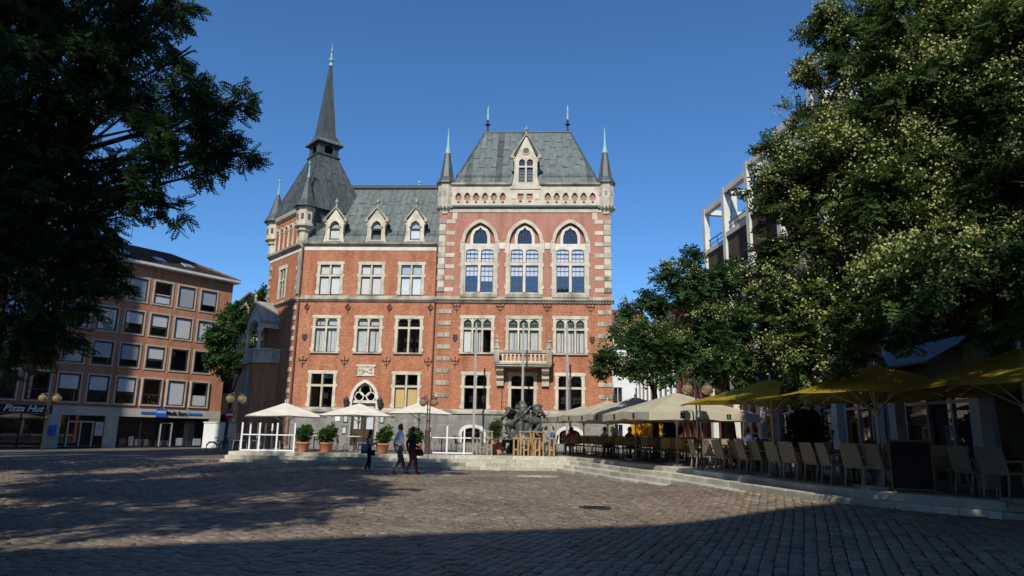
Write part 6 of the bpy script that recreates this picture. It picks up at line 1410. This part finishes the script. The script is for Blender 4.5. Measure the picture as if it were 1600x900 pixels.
walkB = dict(walkA); walkB.update({'kneeR': (.09, .12, .52), 'ankR': (.09, .18, .10), 'toeR': (.10, .33, .05), 'kneeL': (-.09, .02, .5), 'ankL': (-.09, -.16, .12), 'toeL': (-.09, -.03, .04), 'wrR': (.26, .16, .98), 'haR': (.25, .22, .93), 'elR': (.25, -.04, 1.12)})
wom = (man[0] + .42, man[1] + .35, man[2]); person('woman in black top and wine trousers walking beside the man', wom, rad(-58), walkB, {'top': 'cloth_black', 'leg': 'cloth_wine', 'shoe': 'cloth_black', 'sleeve': 'cloth_black', 'fore': 'cloth_black'}, 'hair_brown', 'long', .98)
look = {'ankL': (-.10, .08, .09), 'toeL': (-.11, .24, .035), 'kneeL': (-.1, .08, .5), 'ankR': (.09, -.12, .10), 'toeR': (.09, .03, .035), 'elL': (-.23, .02, 1.14), 'wrL': (-.14, .24, 1.16), 'haL': (-.09, .3, 1.2), 'elR': (.23, .02, 1.14), 'wrR': (.14, .24, 1.14), 'haR': (.08, .3, 1.17), 'skull': (0, .06, 1.59), 'crown': (0, .06, 1.68), 'nose': (0, .15, 1.57)}
lady = foot_lock(574, 740); person('woman in black trousers looking at her phone', lady, rad(-70), look, {'top': 'cloth_navy', 'leg': 'cloth_black', 'shoe': 'shoe_pale', 'sleeve': 'cloth_grey', 'fore': 'skin'}, 'hair_black', 'long', .88)
def bag(name, label, c, rz, w, h, d, m, strap):
    o = tag(empty(name, c, rz), label, 'bag')
    MB().loft([[(-w, -d, 0), (w, -d, 0), (w, d, 0), (-w, d, 0)], [(-w*1.08, -d*1.2, h*.4), (w*1.08, -d*1.2, h*.4), (w*1.08, d*1.2, h*.4), (-w*1.08, d*1.2, h*.4)], [(-w*.9, -d*.5, h), (w*.9, -d*.5, h), (w*.9, d*.5, h), (-w*.9, d*.5, h)]]).build('bag_body', m, o, smooth=True)
    MB().tube([(-w*.7, 0, h*.95), (-w*.4, 0, h + strap*.8), (0, 0, h + strap), (w*.4, 0, h + strap*.8), (w*.7, 0, h*.95)], .012, 5).build('strap', m, o)
bag('shoulder_bag', 'denim blue bag hanging on the back of the woman with the phone', (lady[0] - .13, lady[1] - .12, lady[2] + .66), rad(20), .13, .36, .06, 'cloth_denim', .22)
bag('handbag', 'small black handbag at the side of the woman with the phone', (lady[0] + .16, lady[1] - .2, lady[2] + .60), rad(10), .12, .2, .06, 'cloth_black', .34)
bag('handbag', 'black handbag carried by the woman in wine trousers', (wom[0] + .27, wom[1] - .05, wom[2] + .68), rad(-40), .15, .24, .07, 'cloth_black', .4)
ph = tag(MB().box(-.035, .035, -.006, .006, 0, .14).build('phone', 'metal_grey', None, (lady[0] + .26, lady[1] + .09, lady[2] + 1.03), rad(-70)), 'phone held up by the woman in black trousers', 'phone')
# seated guests
sit = {'pelvis': (0, -.05, .52), 'waist': (0, -.06, .68), 'chest': (0, -.03, .88), 'collar': (0, -.02, 1.02), 'neck': (0, 0, 1.09), 'skull': (0, .03, 1.18), 'crown': (0, .02, 1.27), 'nose': (0, .125, 1.2), 'hipL': (-.1, .02, .51), 'kneeL': (-.12, .40, .50), 'ankL': (-.12, .42, .09), 'toeL': (-.12, .56, .035), 'hipR': (.1, .02, .51), 'kneeR': (.12, .40, .50), 'ankR': (.12, .42, .09), 'toeR': (.12, .56, .035),
       'shL': (-.18, -.02, .98), 'elL': (-.23, .08, .76), 'wrL': (-.15, .28, .79), 'haL': (-.1, .35, .80), 'shR': (.18, -.02, .98), 'elR': (.23, .08, .76), 'wrR': (.15, .28, .79), 'haR': (.1, .35, .80)}
GU = [(853, 33.6, -80, 'cloth_grey', 'hair_black', 'short', 'seated guest in grey with dark hair right of the bar stools'), (863, 33.9, 95, 'cloth_blue', 'hair_blond', 'short', 'seated blond guest in a blue top right of the bar stools'), (893, 33.4, 20, 'cloth_red', 'hair_brown', 'long', 'seated guest in a red top before the cellar window'),
      (945, 31.6, -70, 'cloth_grey', 'hair_brown', 'short', 'seated guest in grey under the second beige parasol'), (958, 31.3, 80, 'cloth_tan', 'hair_blond', 'long', 'seated guest in a tan top under the second beige parasol'), (984, 30.2, -60, 'cloth_black', 'hair_black', 'short', 'seated guest in black under the third beige parasol'),
      (1037, 36.0, 90, 'cloth_white', 'hair_black', 'short', 'distant seated guest in a white top by the green shrub'), (1168, 23.2, -80, 'cloth_white', 'hair_red', 'long', 'seated guest in white facing the guest in the black vest'), (1181, 23.4, 70, 'cloth_black', 'hair_red', 'short', 'seated guest in a black vest under the yellow parasol')]
for px, Y, a, top, hr, hs, l in GU:
    x = at_depth(px, 690, Y).x; person(l, (x, Y, T), rad(a), sit, {'top': top, 'leg': 'cloth_navy', 'shoe': 'cloth_black', 'sleeve': 'cloth_white' if 'vest' in l else top}, hr, hs, 1.0, False, 1)
    put('bistro', bistro_chair, x, Y - .02, rad(a), 'dark framed chair under ' + l.replace('seated ', 'the ').replace('distant the', 'the distant'), 'chair', 'chairs in use on the terrace')
# ---- bronze group
BG = tag(empty('bronze_sculpture', (at_depth(817, 690, 34.2).x, 34.2, T)), 'dark bronze group of entwined figures behind the bar tables', 'sculpture')
rk = MB(); g7 = np.random.default_rng(2); n = 14
rk.loft([[(r*(1 + .18*sin(3*a + k) + .1*g7.normal())*cos(a), .7*r*(1 + .18*sin(2*a + 2*k))*sin(a), z) for a in [2*PI*i/n for i in range(n)]] for k, (r, z) in enumerate(((.75, 0), (.85, .2), (.7, .55), (.62, .9), (.45, 1.15), (.2, 1.25)))]).build('rock_base', 'bronze', BG, smooth=True)
up_arm = {'elL': (-.32, .12, 1.3), 'wrL': (-.2, .3, 1.45), 'haL': (-.14, .34, 1.5), 'elR': (.3, .1, 1.2), 'wrR': (.1, .3, 1.2), 'haR': (.03, .33, 1.22), 'skull': (.04, .06, 1.6), 'crown': (.05, .04, 1.69)}
crouch = {'pelvis': (0, -.1, .6), 'waist': (0, -.02, .75), 'chest': (0, .14, .9), 'collar': (0, .24, 1.0), 'neck': (0, .3, 1.05), 'skull': (0, .36, 1.1), 'crown': (0, .38, 1.19), 'nose': (0, .46, 1.1), 'hipL': (-.1, -.1, .56), 'kneeL': (-.2, .3, .5), 'ankL': (-.16, .1, .1), 'toeL': (-.16, .24, .04), 'hipR': (.1, -.1, .56), 'kneeR': (.2, .3, .5), 'ankR': (.16, .1, .1), 'toeR': (.16, .24, .04), 'shL': (-.2, .18, .98), 'elL': (-.34, .34, .8), 'wrL': (-.2, .5, .7), 'haL': (-.15, .55, .66), 'shR': (.2, .18, .98), 'elR': (.34, .34, .8), 'wrR': (.2, .5, .7), 'haR': (.15, .55, .66)}
lift = {**walkA, 'elL': (-.32, .1, 1.5), 'wrL': (-.3, .22, 1.72), 'haL': (-.28, .26, 1.8), 'elR': (.3, .14, 1.2), 'wrR': (.22, .32, 1.3), 'haR': (.18, .38, 1.34)}
for (x, y, z, rz, ps, sc, ft) in ((-.62, -.1, .75, 60, crouch, 1.35, 2.0), (.62, -.15, .9, -60, crouch, 1.35, 2.1), (0, .1, 1.0, 10, {**BASE, **up_arm}, .98, 1.9), (-.25, -.35, .35, 150, lift, 1.0, 2.0), (.3, -.3, .4, -150, lift, 1.05, 2.0), (-.12, .2, .95, 25, {**lift, 'wrL': (-.15, .3, 1.5), 'haL': (-.1, .35, 1.52), 'elL': (-.3, .14, 1.3)}, 1.0, 1.9), (-.75, .1, .1, 100, sit, 1.2, 2.0), (.8, .0, .05, -120, crouch, 1.15, 2.0)):
    me, J = skin_body({k: v[:3] for k, v in ps.items()}, ft, 2); me.materials.clear(); me.materials.append(MAT('bronze')); me.polygons.foreach_set('use_smooth', [True]*len(me.polygons))
    f_ = place('figure', me, BG, (x*.7, y, z), rad(rz), (sc*.85, sc*.85, sc*.96))
MB().tube([(.5, -.3, 1.6), (.75, -.35, 2.1), (.9, -.4, 2.35)], [.04, .035, .07], 6).build('horn', 'bronze', BG); MB().tube([(-.5, -.5, 1.5), (0, -.6, 1.9), (.35, -.5, 2.3)], [.03, .05, .03], 6).build('staff', 'bronze', BG)
